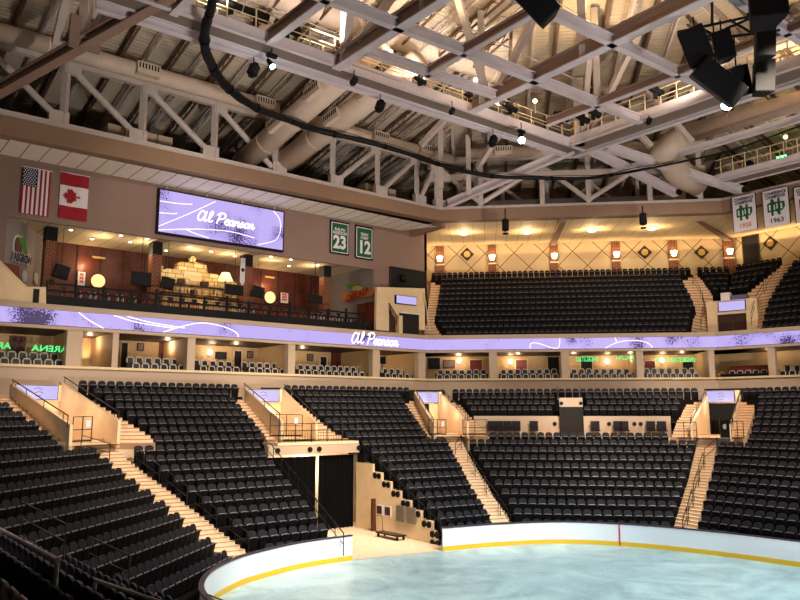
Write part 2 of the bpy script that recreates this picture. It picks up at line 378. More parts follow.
# ------------------------------------------------------------------ seating sections
class Sec:
    def __init__(s, key):
        a, s.n0, s.t, s.r, s.z0, s.rows = SEC[key]; a = math.radians(a); s.key = key
        s.d = Vector((math.cos(a), math.sin(a), 0)); s.n = Vector((-s.d.y, s.d.x, 0)); s.th = math.atan2(s.n.x, -s.n.y)
    def pt(s, k, sv, z=None): 
        v = s.n * (s.n0 + s.t * k) + s.d * sv; v.z = s.zf(k) if z is None else z; return v
    def fpt(s, k, sv, z): 
        v = s.n * (s.n0 + s.t * k - 0.60) + s.d * sv; v.z = z; return v
    def zf(s, k): return s.z0 + s.r * k - 0.88
    def span(s, k, side):
        """aisle edge at a fractional row"""
        ks = sorted(s.rows); k = min(max(k, ks[0]), ks[-1]); i = int(math.floor(k)); i = max(min(i, ks[-1] - 1), ks[0]); f = k - i
        return s.rows[i][side] * (1 - f) + s.rows[i + 1][side] * f
SX = {k: Sec(k) for k in SEC}

def board_gap(p):
    best = None
    for path in (PAs, PBs):
        for i in range(len(path) - 1):
            a, b = path[i], path[i + 1]; q = Vector((p.x, p.y)); ab = b - a; f = max(0, min(1, (q - a).dot(ab) / ab.dot(ab))); w = q - (a + ab * f)
            if best is None or w.length < best[0]:
                nn = Vector((-ab.y, ab.x)).normalized(); best = (w.length, w.dot(nn))
    return best[1] if best[0] < 4 else 9.0
def hits_board(p): return board_gap(p) < 0.40
def terrace(sec, name, rows=None, skirt=0.5):
    mb = MB(); ks = sorted(rows or sec.rows); N = 12
    lower = sec.key in 'abcden'; lo_z = sec.zf(ks[0]) - 0.25; prev_z = lo_z
    for k in ks:
        a, b = sec.rows[k]; a -= 0.06 if not (sec.key == 'c' and k < 9) else -.22; b += 0.06 if not (sec.key == 'd' and k < 10) else -.24; z = sec.zf(k); base = len(mb.v); n = N if (lower and k < 3) else 1
        for i in range(n + 1):
            sv = a + (b - a) * i / n; A, D = sec.fpt(k, sv, z), sec.fpt(k + 1, sv, z)
            if n > 1:
                for P in (A, D):
                    for _ in range(40):
                        if board_gap(P) < 0.22: P += sec.n * 0.1
                        else: break
            mb.v += [Vector((A.x, A.y, prev_z)), A, D]
        for i in range(n):
            j = base + i * 3; mb.f += [(j, j + 3, j + 4, j + 1), (j + 1, j + 4, j + 5, j + 2)]; mb.mi += [0, 0]
        dz = Vector((0, 0, skirt)); A, D = mb.v[base + 1], mb.v[base + 2]; B, C = mb.v[base + 3 * n + 1], mb.v[base + 3 * n + 2]
        mb.face([A, D, D - dz, A - dz]); mb.face([C, B, B - dz, C - dz]); prev_z = z
    mb.face([D, C, C - Vector((0, 0, 3)), D - Vector((0, 0, 3))])
    return struct(name, mb, M['terrace'])
for k, nm in (('a', 'floor_terrace_corner'), ('b', 'floor_terrace_end'), ('c', 'floor_terrace_tunnel'), ('e', 'floor_terrace_side'), ('n', 'floor_terrace_near'),
              ('u', 'floor_terrace_upper'), ('v', 'floor_terrace_upper_corner'), ('w', 'floor_terrace_upper_bend'), ('x', 'floor_terrace_upper_side')):
    terrace(SX[k], nm)
terrace(SX['d'], 'floor_terrace_far', range(0, 11)); terrace(SX['d'], 'floor_terrace_far_back', range(14, 18), 1.6)

# one arena seat at the origin, facing +y: back, folded pan with a highlight painted grey along its edge, stand, armrest
def back_outline():
    pts = [(-0.235, 0.34), (0.235, 0.34)]
    for i in range(7):
        a = math.pi / 2 * i / 6; pts.append((0.235 - 0.17 + 0.17 * math.cos(a), 0.71 + 0.17 * math.sin(a)))
    for i in range(7):
        a = math.pi / 2 + math.pi / 2 * i / 6; pts.append((-0.235 + 0.17 + 0.17 * math.cos(a), 0.71 + 0.17 * math.sin(a)))
    return pts
def add_back(mb, pts):
    lean = lambda z: 0.13 * (0.88 - z) / 0.54
    f = [(x, lean(z) + 0.035, z) for x, z in pts]; b = [(x, lean(z) - 0.035, z) for x, z in pts]
    base = len(mb.v); n = len(pts); mb.v += [Vector(p) for p in f + b]
    mb.f.append(tuple(base + i for i in range(n))); mb.f.append(tuple(base + n + i for i in range(n - 1, -1, -1))); mb.mi += [0, 0]
    for i in range(n):
        j = (i + 1) % n; mb.f.append((base + j, base + i, base + n + i, base + n + j)); mb.mi.append(0)
def add_pan(mb, mi=0): mb.hexa([(-.22, .19, .08), (.22, .19, .08), (.22, .12, .08), (-.22, .12, .08), (-.22, .31, .58), (.22, .31, .58), (.22, .21, .60), (-.22, .21, .60)], mi)
def add_edge_glint(mb, mi=0):
    mb.tube([(-.2, .285, .575), (-.13, .285, .615), (.13, .285, .615), (.2, .285, .575)], 0.026, 6, mi)
def add_stand(mb, mi=0): mb.box(-.22, .22, .04, .16, 0.0, .36, mi)
def add_arm(mb, mi=0): mb.box(-.265, -.235, .02, .10, .12, .58, mi).box(-.268, -.232, .02, .33, .57, .61, mi)
def add_arm_b(mb, mi=0): mb.box(.245, .285, .02, .10, .12, .58, mi)

proto = thing('arena_seat', 'x', 'seat', (0, 0, 0), 'black seats of the lower bowl')
mb = MB(); add_back(mb, back_outline()); ob = mb.build('backrest', M['seat'], proto)
bv = ob.modifiers.new('soft edge', 'BEVEL'); bv.width = 0.018; bv.segments = 2; bv.limit_method = 'ANGLE'
mb = MB(); add_pan(mb); op = mb.build('seat', M['seatpan'], proto)
mb = MB(); add_edge_glint(mb); mb.build('seat_edge_glint', M['seatglint'], op)
mb = MB(); add_stand(mb); mb.build('stand', M['stand'], proto)
mb = MB(); add_arm(mb); mb.build('armrest', M['stand'], proto)
SEATW = 0.545
PW = [(9.16,47.82,8.70), (10.34,39.30,6.47), (12.02,48.03,8.95), (13.27,40.70,6.63), (23.97,48.03,8.83), (22.93,40.70,6.56), (26.67,47.17,8.80), (25.27,40.19,6.42), (37.54,45.64,8.66), (33.83,38.99,6.22), (39.50,44.65,8.67), (36.25,38.07,6.41), (53.17,29.99,8.44), (46.25,27.35,6.25), (53.61,27.52,8.40), (46.40,24.54,6.28)]
def near_portal(p):
    for i in range(0, len(PW), 2):
        a, b = Vector(PW[i][:2]), Vector(PW[i + 1][:2]); q = Vector((p.x, p.y)); ab = b - a; f = max(0, min(1, (q - a).dot(ab) / ab.dot(ab)))
        if (q - a - ab * f).length < .5: return True
    return False
_d = SX['d']; _p0, _p1 = _d.rows[10][0] - 0.3, _d.rows[10][1] + 0.3
VB = (_p0 + (_p1 - _p0) * .425, _p0 + (_p1 - _p0) * .555)
allseats = []
SKIP = {('d', 11), ('d', 12), ('d', 13)}
BLOCK = {'a': 'near corner block', 'n': 'near side block', 'b': 'end block', 'c': 'block past the tunnel', 'd': 'far corner block', 'e': 'far side block'}
for key, sec in SX.items():
    for k, (a, b) in sec.rows.items():
        if (key, k) in SKIP: continue
        m = int((b - a + 0.12) / (0.515 if key in 'an' else SEATW))
        if m < 1: continue
        pitch = (b - a) / m
        from_right = key in ('a', 'n')
        for i in range(m):
            sv = (b - pitch * (i + 0.5)) if from_right else (a + pitch * (i + 0.5))
            p = sec.pt(k, sv)
            if key == 'd' and k in (14, 15, 16) and VB[0] - .3 < sv < VB[1] + .3: continue
            if 9 < k < 17 and key in 'abcde' and near_portal(p): continue
            if k <= 1 and key in 'abcde' and hits_board(p - sec.n * 0.05): continue
            allseats.append(((p - Vector((0, 0, 7.1))).length, key, k, i, p, sec.th))
cand = sorted([s for s in allseats if s[1] in ('a', 'n', 'b')], key=lambda s: s[0])[:300]
chosen = set((s[1], s[2], s[3]) for s in cand)
first = True
for dist, key, k, i, p, th in cand:
    start = {'a': 'stairs', 'n': 'aisle', 'b': 'stairs'}[key]
    lab = 'black folded arena seat, %s from the %s, %s row above the ice, %s' % (ORD[i + 1], start, ORD[k + 1], BLOCK[key])
    if first: proto.location = p; proto.rotation_euler = (0, 0, th); proto['label'] = lab; first = False
    else: dup(proto, p, th, lab)
# the other seats, further off than the three hundred above
mb = MB(); add_back(mb, back_outline()[:2] + back_outline()[2::2]); add_pan(mb, 1); add_edge_glint(mb, 2); add_stand(mb, 3); add_arm(mb, 3)
bv_, bf_, bm_ = [v.copy() for v in mb.v], mb.f, mb.mi
V, Fc, Mi = [], [], []
for dist, key, k, i, p, th in allseats:
    if (key, k, i) in chosen: continue
    c, s_ = math.cos(th), math.sin(th); base = len(V)
    V += [(p.x + v.x * c - v.y * s_, p.y + v.x * s_ + v.y * c, p.z + v.z) for v in bv_]
    Fc += [tuple(base + q for q in f) for f in bf_]; Mi += bm_
me = bpy.data.meshes.new('arena_seating'); me.from_pydata(V, [], Fc)
for m_ in ('seat', 'seatpan', 'seatglint', 'stand'): me.materials.append(M[m_])
me.polygons.foreach_set('material_index', Mi); me.update()
o = bpy.data.objects.new('arena_seating', me); COL.objects.link(o)
tag(o, 'black folded seats filling the far lower blocks and the upper deck', 'seats', kind='stuff')

# ------------------------------------------------------------------ rink: ice, boards, tunnel mouth
def wallstrip(path, z0, z1, th, shift=0.0):
    mb = MB(); L = []
    for i, p in enumerate(path):
        d = (path[min(i + 1, len(path) - 1)] - path[max(i - 1, 0)]).normalized(); n = Vector((-d.y, d.x))
        a = p + n * shift; b = p + n * (shift + th); L.append((a, b))
    for a, b in L:
        mb.v += [Vector((a.x, a.y, z0)), Vector((b.x, b.y, z0)), Vector((b.x, b.y, z1)), Vector((a.x, a.y, z1))]
    for i in range(len(L) - 1):
        for j in range(4):
            mb.f.append((i * 4 + j, i * 4 + (j + 1) % 4, i * 4 + 4 + (j + 1) % 4, i * 4 + 4 + j)); mb.mi.append(0)
    e = (len(L) - 1) * 4; mb.f += [(3, 2, 1, 0), (e, e + 1, e + 2, e + 3)]; mb.mi += [0, 0]
    return mb
for path, lab in ((PAs, 'white dasher boards with yellow kick strip curving round the near rink corner'), (PBs, 'long white dasher boards with yellow kick strip past the tunnel mouth')):
    t = thing('dasher_board', lab, 'rink boards', (path[0].x, path[0].y, 0), 'rink boards')
    wallstrip(path, 0.0, 1.12, 0.10).build('panel', M['board'], t, False)
    wallstrip(path, 0.0, 0.22, 0.03, -0.03).build('kick_strip', M['yellow'], t)
    wallstrip(path, 1.12, 1.18, 0.2, -0.03).build('cap', M['cap'], t)
    if path is PBs:
        p = Vector((35.87,25.80,0.50)); 
        mb = MB(); i = min(range(len(path)), key=lambda q: (path[q] - Vector((p.x, p.y))).length); a = path[i]; d = (path[i + 1] - path[i - 1]).normalized(); n = Vector((-d.y, d.x))
        c = Vector((a.x, a.y, 0)) - Vector((n.x, n.y, 0)) * 0.035
        mb.bar(c + Vector((0, 0, 0.01)), c + Vector((0, 0, 1.12)), 0.07, 0.01, up=(n.x, n.y, 0)); mb.build('goal_line_stripe', M['red'], t)
mb = MB(); mb.face([(p.x, p.y, 0.0) for p in PAs] + [(p.x, p.y, 0.0) for p in PBs] + [(36.9, -6, 0), (11.7, -6, 0)][0:2]); struct('floor_ice', mb, M['ice'])
mb = MB(); mb.box(-12, 75, -8, 62, -0.4, -0.02); struct('floor_arena', mb, M['tread'])

# the tunnel behind the gap in the boards
mb = MB(); mb.face([(21.4, 31.0, -0.004), (26.6, 30.1, -0.004), (28.2, 32.6, -0.004), (28.4, 40.2, -0.004), (20.5, 40.2, -0.004), (20.6, 32.0, -0.004)]); struct('floor_tunnel', mb, M['tread'])
c_ = SX['c']; mb = MB(); prevx = None
T0, T1 = Vector((27.5, 31.6, 0)), Vector((27.75, 39.5, 0))
pts = [T0.copy()]
for k in range(0, 9):
    y = c_.fpt(k, c_.rows[k][0] - 0.1, 0).y; y2 = c_.fpt(k + 1, c_.rows[k][0] - 0.1, 0).y
    for yy in (y, y2):
        yy = min(max(yy, 31.6), 39.5); pts.append(Vector((27.5 + 0.25 * (yy - 31.6) / 7.9, yy, c_.zf(k) - 0.06)))
pts.append(Vector((27.75, 39.5, c_.zf(8) - 0.06))); pts.append(T1.copy())
mb.prism(pts, (0.16, 0, 0)); struct('wall_tunnel', mb, M['tan'])
for k in range(0, 8):
    y = c_.fpt(k, c_.rows[k][0] - 0.1, 0).y
    for j in (0, 1):
        yy = max(y, 31.2) + 0.25 + 0.42 * j; x = 27.5 + 0.25 * (yy - 31.6) / 7.9
        mb = MB(); mb.disc((x - 0.03, yy, c_.zf(k) - 0.27), (1, 0, 0), 0.18, 0.06, 14)
        single('wall_fixture', mb, M['black'], 'round black wall fixture, %s step up the tunnel wall, %s of its pair' % (ORD[k + 1], ('rink end', 'curtain end')[j]), 'wall fixture', 'round black fixtures on the stepped tunnel wall')
for i, (bx, lab) in enumerate((((404.5, 413, 512, 525), 'grey louvred vent low on the tunnel wall, nearer the curtain'), ((413.5, 423, 514, 528), 'grey louvred vent low on the tunnel wall, nearer the rink'))):
    y0, y1 = ((34.3, 35.1), (33.3, 34.1))[i]; x = 27.53
    t = thing('wall_vent', lab, 'vent', (x, y0, 1.0), 'vents on the tunnel wall')
    MB().box(x - 0.05, x, y0, y1, 0.85, 1.75).build('vent_frame', M['chrome'], t)
    mb = MB()
    for j in range(7): mb.box(x - 0.065, x - 0.04, y0 + 0.06, y1 - 0.06, 0.92 + j * 0.115, 0.98 + j * 0.115)
    mb.build('slat', M['vent'], t)
t = thing('wall_sign', 'dark framed notice boards side by side low on the tunnel wall', 'sign', (27.8, 36.0, 1.2))
for y0 in (35.7, 36.5):
    MB().box(27.57, 27.63, y0, y0 + 0.62, 1.0, 1.6).build('sign_frame', M['cloth'], t); MB().box(27.55, 27.575, y0 + 0.07, y0 + 0.55, 1.07, 1.53).build('sign_panel', M['darkwood'], t)
mb = MB(); mb.box(27.45, 27.65, 37.3, 37.5, 0, 1.9); single('wood_post', mb, M['signbrown'], 'brown wooden post against the tunnel wall near the curtain', 'post')
t = thing('flat_cart', 'low black flat cart with a push handle beside the tunnel wall', 'cart', (27.0, 34.6, 0))
MB().box(26.45, 27.05, 33.6, 35.7, 0.22, 0.30).build('platform', M['rail'], t)
MB().tube([(26.5, 35.7, .28), (26.5, 35.8, 1.15), (27.0, 35.8, 1.15), (27.0, 35.7, .28)], 0.02).build('handle', M['rail'], t)
for x in (26.52, 26.98):
    for y in (33.75, 35.5): MB().disc((x, y, 0.11), (1, 0, 0), 0.10, 0.05, 12).build('wheel', M['black'], t)
# curtain in two leaves with the light gap between, header beam, platform parapet
def curtain_leaf(x0, x1, y0, y1, z1, lab):
    mb = MB(); n = 26
    for i in range(n + 1):
        f = i / n; x = x0 + (x1 - x0) * f; y = y0 + (y1 - y0) * f + 0.10 * math.sin(i * 1.9)
        mb.v += [Vector((x, y, 0.02)), Vector((x, y, z1)), Vector((x, y + 0.03, 0.02)), Vector((x, y + 0.03, z1))]
    for i in range(n):
        a = i * 4; mb.f += [(a, a + 4, a + 5, a + 1), (a + 2, a + 3, a + 7, a + 6)]; mb.mi += [0, 0]
    return single('stage_curtain', mb, M['curtain'], lab, 'curtain', 'curtains closing the tunnel', True)
curtain_leaf(20.9, 24.68, 39.5, 39.5, 4.45, 'black floor length curtain leaf beside the end seats, narrower half')
curtain_leaf(25.02, 27.55, 39.6, 39.6, 4.45, 'wide black curtain leaf beside the tan tunnel wall')
mb = MB(); mb.box(21.3, 27.75, 39.2, 39.6, 4.58, 5.12); struct('trim_tunnel_header', mb, M['fascia'])
mb = MB(); mb.box(21.9, 27.6, 39.3, 39.6, 5.12, 5.14); struct('trim_tunnel_gap', mb, M['black'])
mb = MB(); mb.box(19, 30, 41.2, 41.4, 0, 4.5); struct('wall_tunnel_back', mb, M['cream'])
mb = MB(); mb.box(21.9, 27.7, 39.2, 42.6, 5.14, 5.3); struct('floor_platform', mb, M['tan'])
for i, x in enumerate((21.9, 24.1, 24.75, 27.7)):
    single('wall_fixture', MB().disc((x, 39.16, 4.86), (0, 1, 0), 0.16, 0.07, 14), M['black'], 'round black wall fixture on the cream tunnel header, %s from the end seats' % ORD[i + 1], 'wall fixture', 'fixtures on the tunnel header')
t = thing('platform_railing', 'black barred railing on the platform above the tunnel', 'railing', (24, 39.25, 5.3))
for z in (5.4, 6.0, 6.4): MB().tube([(22.0, 39.25, z), (27.6, 39.25, z)], 0.025, 6).build('rail', M['rail'], t)
for i in range(6): MB().tube([(22.0 + 1.12 * i, 39.25, 5.3), (22.0 + 1.12 * i, 39.25, 6.4)], 0.03, 6).build('post', M['rail'], t)
for i in range(30): MB().tube([(22.1 + 0.187 * i, 39.25, 5.4), (22.1 + 0.187 * i, 39.25, 6.0)], 0.012, 4).build('baluster', M['rail'], t)

# ------------------------------------------------------------------ stairs and portals
def stair_mesh(A, B, zs, drop=0.25):
    """connected steps: A[j], B[j] the two ends of step j's front edge (xy), zs[j] its height"""
    mb = MB()
    for j in range(len(A) - 1):
        z = zs[j]; a, b, a2, b2 = (Vector((q.x, q.y, z)) for q in (A[j], B[j], A[j + 1], B[j + 1]))
        lo = Vector((0, 0, zs[j] - (zs[j - 1] if j else zs[0] - drop)))
        mb.face([a - lo, b - lo, b - lo * .3, a - lo * .3], 0); mb.face([a - lo * .3, b - lo * .3, b, a], 1); mb.face([a, b, b2, a2], 0)  # top band of each riser carries the painted shadow line
        e = Vector((0, 0, 0.8)); mb.face([a, a2, a2 - e, a - e], 0); mb.face([b2, b, b - e, b2 - e], 0)
    return mb
def lower_aisle(ka, kb, n_rows, lab):
    A, B, zs = [], [], []; sa, sb = SX[ka], SX[kb]
    def ed(sec, k, side): return sec.span(k, side) if k <= 9 else sec.span(9, side) + (k - 9) * (sec.span(9, side) - sec.span(8, side))
    for j in range(3 * n_rows + 1):
        k = j / 3
        A.append(sa.fpt(k, ed(sa, k, 1) + (0.06 if ka != 'd' else -0.22), 0)); B.append(sb.fpt(k, ed(sb, k, 0) - 0.06, 0)); zs.append(sa.z0 + sa.r * k - 0.88)
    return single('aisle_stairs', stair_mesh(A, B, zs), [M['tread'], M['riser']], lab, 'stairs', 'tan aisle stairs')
lower_aisle('a', 'b', 12, 'tan concrete aisle stairs between the near corner block and the end block')
lower_aisle('c', 'd', 12, 'tan concrete aisle stairs between the tunnel block and the far corner block')
lower_aisle('d', 'e', 12, 'tan concrete aisle stairs running down to the far side boards')
sn = SX['n']; sa = SX['a']; A = []; B = []; zs = []
for j in range(19):
    k = j / 2; A.append(sn.fpt(k, sn.span(k, 1) + 0.06, 0)); B.append(sa.fpt(k, sa.span(k, 0) - 0.06, 0)); zs.append(sn.zf(k))
single('aisle_stairs', stair_mesh(A, B, zs), [M['terrace'], M['stand']], 'wide dim steps between the near side seats and the near corner block', 'stairs', 'tan aisle stairs')

PORTAL = [('near corner', 'a', 'b', (9.16,47.82,8.70), (10.34,39.30,6.47), (12.02,48.03,8.95), (13.27,40.70,6.63)),
          ('tunnel', 'b', 'c', (23.97,48.03,8.83), (22.93,40.70,6.56), (26.67,47.17,8.80), (25.27,40.19,6.42)),
          ('middle', 'c', 'd', (37.54,45.64,8.66), (33.83,38.99,6.22), (39.50,44.65,8.67), (36.25,38.07,6.41)),
          ('far', 'd', 'e', (53.17,29.99,8.44), (46.25,27.35,6.25), (53.61,27.52,8.40), (46.40,24.54,6.28))]
def upper_stairs(sec, side, W0, W1, lab):
    """stairs between a block's edge (rows ten up) and a portal wall running W0 (front) to W1 (back)"""
    A, B, zs = [], [], []
    for j in range(0, 15):
        k = 10 + j / 2; f = (k - 9.6) / 7.4
        e = sec.fpt(k, sec.span(k, side) + (0.06 if side else -0.06), 0); w = W0.lerp(W1, f); w = w + (e - w).normalized() * .06
        A.append(e if side else w); B.append(w if side else e); zs.append(5.45 + (sec.zf(17) - 5.45) * j / 14)
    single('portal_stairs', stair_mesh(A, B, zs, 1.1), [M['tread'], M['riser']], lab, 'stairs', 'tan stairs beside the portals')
PLIGHT = []
for nm, ka, kb, Lb, Lf, Rb, Rf in PORTAL:
    Lb, Lf, Rb, Rf = map(Vector, (Lb, Lf, Rb, Rf)); zfl = 5.45
    ax = ((Lb + Rb) - (Lf + Rf)); ax.z = 0; ax.normalize(); lat = (Rb - Lb); lat.z = 0; lat.normalize()
    for (bk, fr, sgn) in ((Lb, Lf, -1), (Rb, Rf, 1)):
        mb = MB(); f0 = Vector((fr.x, fr.y, zfl - 0.2)); b0 = Vector((bk.x, bk.y, zfl - 0.2))
        mb.prism([f0, b0, bk, fr], lat * (-0.16 * sgn)); struct('wall_portal', mb, M['tan'])
    # floor, back wall with doorway, lintel
    mb = MB(); q = [Vector((p.x, p.y, zfl)) for p in (Lf - ax * 0.15, Rf - ax * 0.15, Rb, Lb)]; mb.face(q); struct('floor_portal', mb, M['tan'])
    W = (Rb - Lb).length; F = Frame((lat.x, lat.y), (-lat.y, lat.x)); o0 = F.u.dot(Lb); n0 = F.n.dot(Lb)
    mb = MB(); mb.fbox(F, o0, o0 + W, n0 - 0.35, n0 - 0.10, 7.75, 8.68); struct('trim_portal_header', mb, M['tan'])
    mb = MB(); mb.fbox(F, o0 - 1.0, o0 + W + 1.0, n0 + 2.5, n0 + 2.7, zfl - 0.2, 8.9); struct('wall_portal_back', mb, M['darkroom'])
    mb = MB(); mb.fbox(F, o0 - 0.4, o0 + W + 0.4, n0 - 0.3, n0 + 2.6, zfl - 0.2, zfl); struct('floor_portal_passage', mb, M['terrace'])
    if nm in ('near corner', 'tunnel', 'middle'):
        fr_ = {'near corner': 0.55, 'tunnel': 0.45, 'middle': 0.55}[nm]
        mb = MB(); mb.fbox(F, o0 + W * fr_, o0 + W, n0 - 0.12, n0 + 0.02, zfl, 7.75); struct('wall_portal_inner', mb, M['cream'])
    t = thing('portal_sign', 'pale violet lit sign with a crest over the %s portal' % nm, 'sign', F.p(o0 + W / 2, n0 - 0.4, 8.1), 'violet signs over the portals')
    MB().fbox(F, o0 + 0.16, o0 + W - 0.32, n0 - 0.44, n0 - 0.36, 7.80, 8.66).build('sign_case', M['stand'], t)
    MB().fbox(F, o0 + 0.2, o0 + W - 0.36, n0 - 0.455, n0 - 0.44, 7.83, 8.63).build('sign_screen', M['ledsign'], t)
    stroke('sign_crest', [[(o0 + W / 2 - .25, 8.42), (o0 + W / 2 - .05, 8.5), (o0 + W / 2 + .2, 8.38)], [(o0 + W / 2 - .2, 8.2), (o0 + W / 2 + .05, 8.28), (o0 + W / 2 + .25, 8.18)], [(o0 + W / 2 - .15, 8.02), (o0 + W / 2 + .15, 8.05)]], F, n0 - 0.46, 0.022, M['bluegrey'], t)
    PLIGHT.append((F.p(o0 + W / 2, n0 - 1.6, 7.9), F.p(o0 + W / 2, n0 - 5.0, 7.6)))
    upper_stairs(SX[ka], 1, Lf, Lb, 'tan stairs climbing beside the %s portal, on its near side' % nm)
    upper_stairs(SX[kb], 0, Rf, Rb, 'tan stairs climbing beside the %s portal, on its far side' % nm)
    for side, bk, fr in (('near', Lb, Lf), ('far', Rb, Rf)):
        t = thing('wall_handrail', 'black handrail on top of the %s side wall of the %s portal' % (side, nm), 'handrail', fr, 'handrails on the portal walls')
        up = Vector((0, 0, 0.32)); a, b = fr.lerp(bk, 0.06), fr.lerp(bk, 0.97)
        MB().tube([a - Vector((0, 0, 0.3)) - ax * 0.2, a + up - ax * 0.2, b + up], 0.032, 6).build('rail', M['rail'], t)
        for f in (0.1, 0.4, 0.7, 0.95): p = fr.lerp(bk, f); MB().tube([p, p + up], 0.02, 5).build('post', M['rail'], t)
def gate(name, lab, p, q, h=1.05, mid=True, grp='pipe gates of the portals', sign=False):
    p, q = Vector(p), Vector(q); t = thing(name, lab, 'railing', p, grp); up = Vector((0, 0, h))
    for f in ((0.06, 0.5, 1.0)): MB().tube([p + up * f, q + up * f], 0.022 if f > 0.1 else 0.05, 6).build('rail', M['rail'], t)
    for f in (0, 0.5, 1.0): w = p.lerp(q, f); MB().tube([w, w + up], 0.026, 6).build('post', M['rail'], t)
    if sign:
        w = p.lerp(q, 0.8) + up * 0.72; d = (q - p).normalized()
        mb = MB(); mb.bar(w - Vector((0, 0, .18)), w + Vector((0, 0, .18)), 0.26, 0.03, up=(d.y, -d.x, 0)); mb.build('notice', M['cloth'], t)
gate('portal_gate', 'black pipe gate with a small notice in the near corner portal', (10.78,40.41,5.55), (11.71,40.41,5.57), 1.3, sign=True)
gate('portal_gate', 'black pipe gate with a small notice above the tunnel platform', (21.99,40.31,5.62), (24.21,40.31,5.58), 1.35, sign=True)
gate('portal_gate', 'black pipe gate with a small notice in the middle portal', (33.35,38.96,5.56), (34.72,38.76,5.54), 1.05, sign=True)
gate('portal_gate', 'black pipe railing at the foot of the stairs past the middle portal', (35.96,38.38,5.52), (37.09,37.17,5.53), 1.05)
gate('portal_gate', 'black pipe railing at the foot of the stairs before the far portal', (45.43,28.23,5.32), (46.52,27.07,5.33), 1.1)
gate('portal_gate', 'black pipe railing at the foot of the stairs past the far portal', (46.40,24.60,5.40), (46.36,23.80,5.43), 1.1)
t = thing('portal_barrier', 'black barrier with a round emblem standing in the far portal', 'barrier', (46.64,25.53,5.44))
a, b = Vector((46.64,25.46,5.44)), Vector((46.60,24.80,5.46)); mb = MB(); mb.prism([a, b, b + Vector((0, 0, 1.1)), a + Vector((0, 0, 1.1))], (0.05, 0.05, 0)); mb.build('panel', M['black'], t)
cc = (a + b) / 2 + Vector((-0.03, -0.03, 0.72)); MB().disc(cc, (1, 0.8, 0), 0.17, 0.03, 16).build('emblem', M['picture'], t)
for w in (a, b): MB().tube([w, w + Vector((0, 0, 1.3))], 0.04, 6).build('post', M['rail'], t)

# stair handrails: hoops, one object each
def hoop(p, q, lab, h=0.95):
    p, q = Vector(p), Vector(q); t = thing('stair_handrail', lab, 'handrail', p, 'black pipe handrails on the aisle stairs'); up = Vector((0, 0, h))
    MB().tube([p, p + up, q + up, q], 0.026, 6).build('rail', M['rail'], t)
    MB().tube([p + up * 0.5, q + up * 0.5], 0.02, 6).build('cross_rail', M['rail'], t)
def aisle_rails(sec, side, off, rows, where):
    for i, (k0, k1) in enumerate(rows):
        p = sec.fpt(k0, sec.span(k0, side) + off, sec.zf(k0)); q = sec.fpt(k1, sec.span(k1, side) + off, sec.zf(k1))
        hoop(p, q, 'black handrail on the stairs %s, %s up' % (where, ORD[i + 1]))
aisle_rails(SX['b'], 0, -0.25, ((0.9, 2.4), (2.9, 4.4), (4.9, 6.4), (6.9, 8.6)), 'before the end block')
aisle_rails(SX['a'], 1, 0.9, ((9.2, 10.2),), 'below the near corner portal')
aisle_rails(SX['d'], 0, -0.45, ((0.3, 2.0), (2.3, 4.0), (4.3, 6.0), (6.3, 7.6)), 'past the tunnel block')
aisle_rails(SX['d'], 0, -1.05, ((8.3, 9.4),), 'below the middle portal')
aisle_rails(SX['e'], 0, -0.6, ((0.4, 1.6), (2.0, 3.4), (3.9, 5.4), (5.9, 7.4), (7.9, 9.4)), 'before the far side block')
aisle_rails(SX['u'], 1, 0.9, ((1.0, 3.2), (3.7, 6.0), (6.5, 9.0)), 'at the end of the upper deck')
aisle_rails(SX['x'], 0, -0.9, ((1.5, 3.7), (4.2, 6.4), (6.9, 9.6)), 'before the upper side block')
aisle_rails(SX['n'], 1, 0.25, ((0.5, 2.2),), 'beside the near side seats')
# side rails of the blocks beside the tunnel
for sec, side, off, lab in ((SX['b'], 1, 0.15, 'long black sloping rail at the tunnel edge of the end block'), (SX['c'], 0, -0.1, 'long black sloping rail at the tunnel edge of the block past it')):
    t = thing('edge_rail', lab, 'railing', sec.fpt(0, sec.rows[0][side] + off, sec.zf(0)), 'rails beside the tunnel')
    P = [sec.fpt(k, sec.span(k, side) + off, sec.zf(k)) for k in (0, 0.5, 8.6)]; up = Vector((0, 0, 1.05))
    MB().tube([P[0], P[0] + up, P[2] + up], 0.03, 6).build('rail', M['rail'], t); MB().tube([P[0] + up * 0.5, P[2] + up * 0.5], 0.02, 6).build('lower_rail', M['rail'], t)
    for k in range(0, 9): p = sec.fpt(k, sec.span(k, side) + off, sec.zf(k)); MB().tube([p, p + up], 0.022, 5).build('post', M['rail'], t)
# the near rails low in the corner
for lab, p, q, pz in (('thick grey pipe railing with a bent down end, higher up over the near side seats', (2.90,19.34,5.00), (3.04,11.77,5.00), 3.6), ('thick grey pipe railing running down over the front near side seats', (4.10,13.46,4.30), (4.54,10.53,4.30), 3.2)):
    p, q = Vector(p), Vector(q); t = thing('pipe_railing', lab, 'railing', q, 'grey pipe railings in the near corner')
    e = p if p.x > 0 and 'front' in lab else q
    if 'front' in lab: pts = [Vector((p.x, p.y, pz)), p - Vector((0, 0, 0.06)), p, q]
    else: pts = [p, q, q - Vector((0, 0, 0.06)), Vector((q.x, q.y, pz))]
    MB().tube(pts, 0.035, 8).build('rail', M['chrome'], t)
    dz = Vector((0, 0, 0.55)); MB().tube([p - dz, q - dz], 0.026, 8).build('lower_rail', M['chrome'], t)
for lab, p, q in (('thin grey rail at the open end of the near corner block, upper one', (5.63,26.27,4.30), (6.03,22.68,4.00)), ('thin grey rail at the open end of the near corner block, lower one', (7.24,24.50,3.30), (7.74,22.29,3.00))):
    hoop(Vector(p) - Vector((0, 0, 0.95)), Vector(q) - Vector((0, 0, 0.95)), lab)

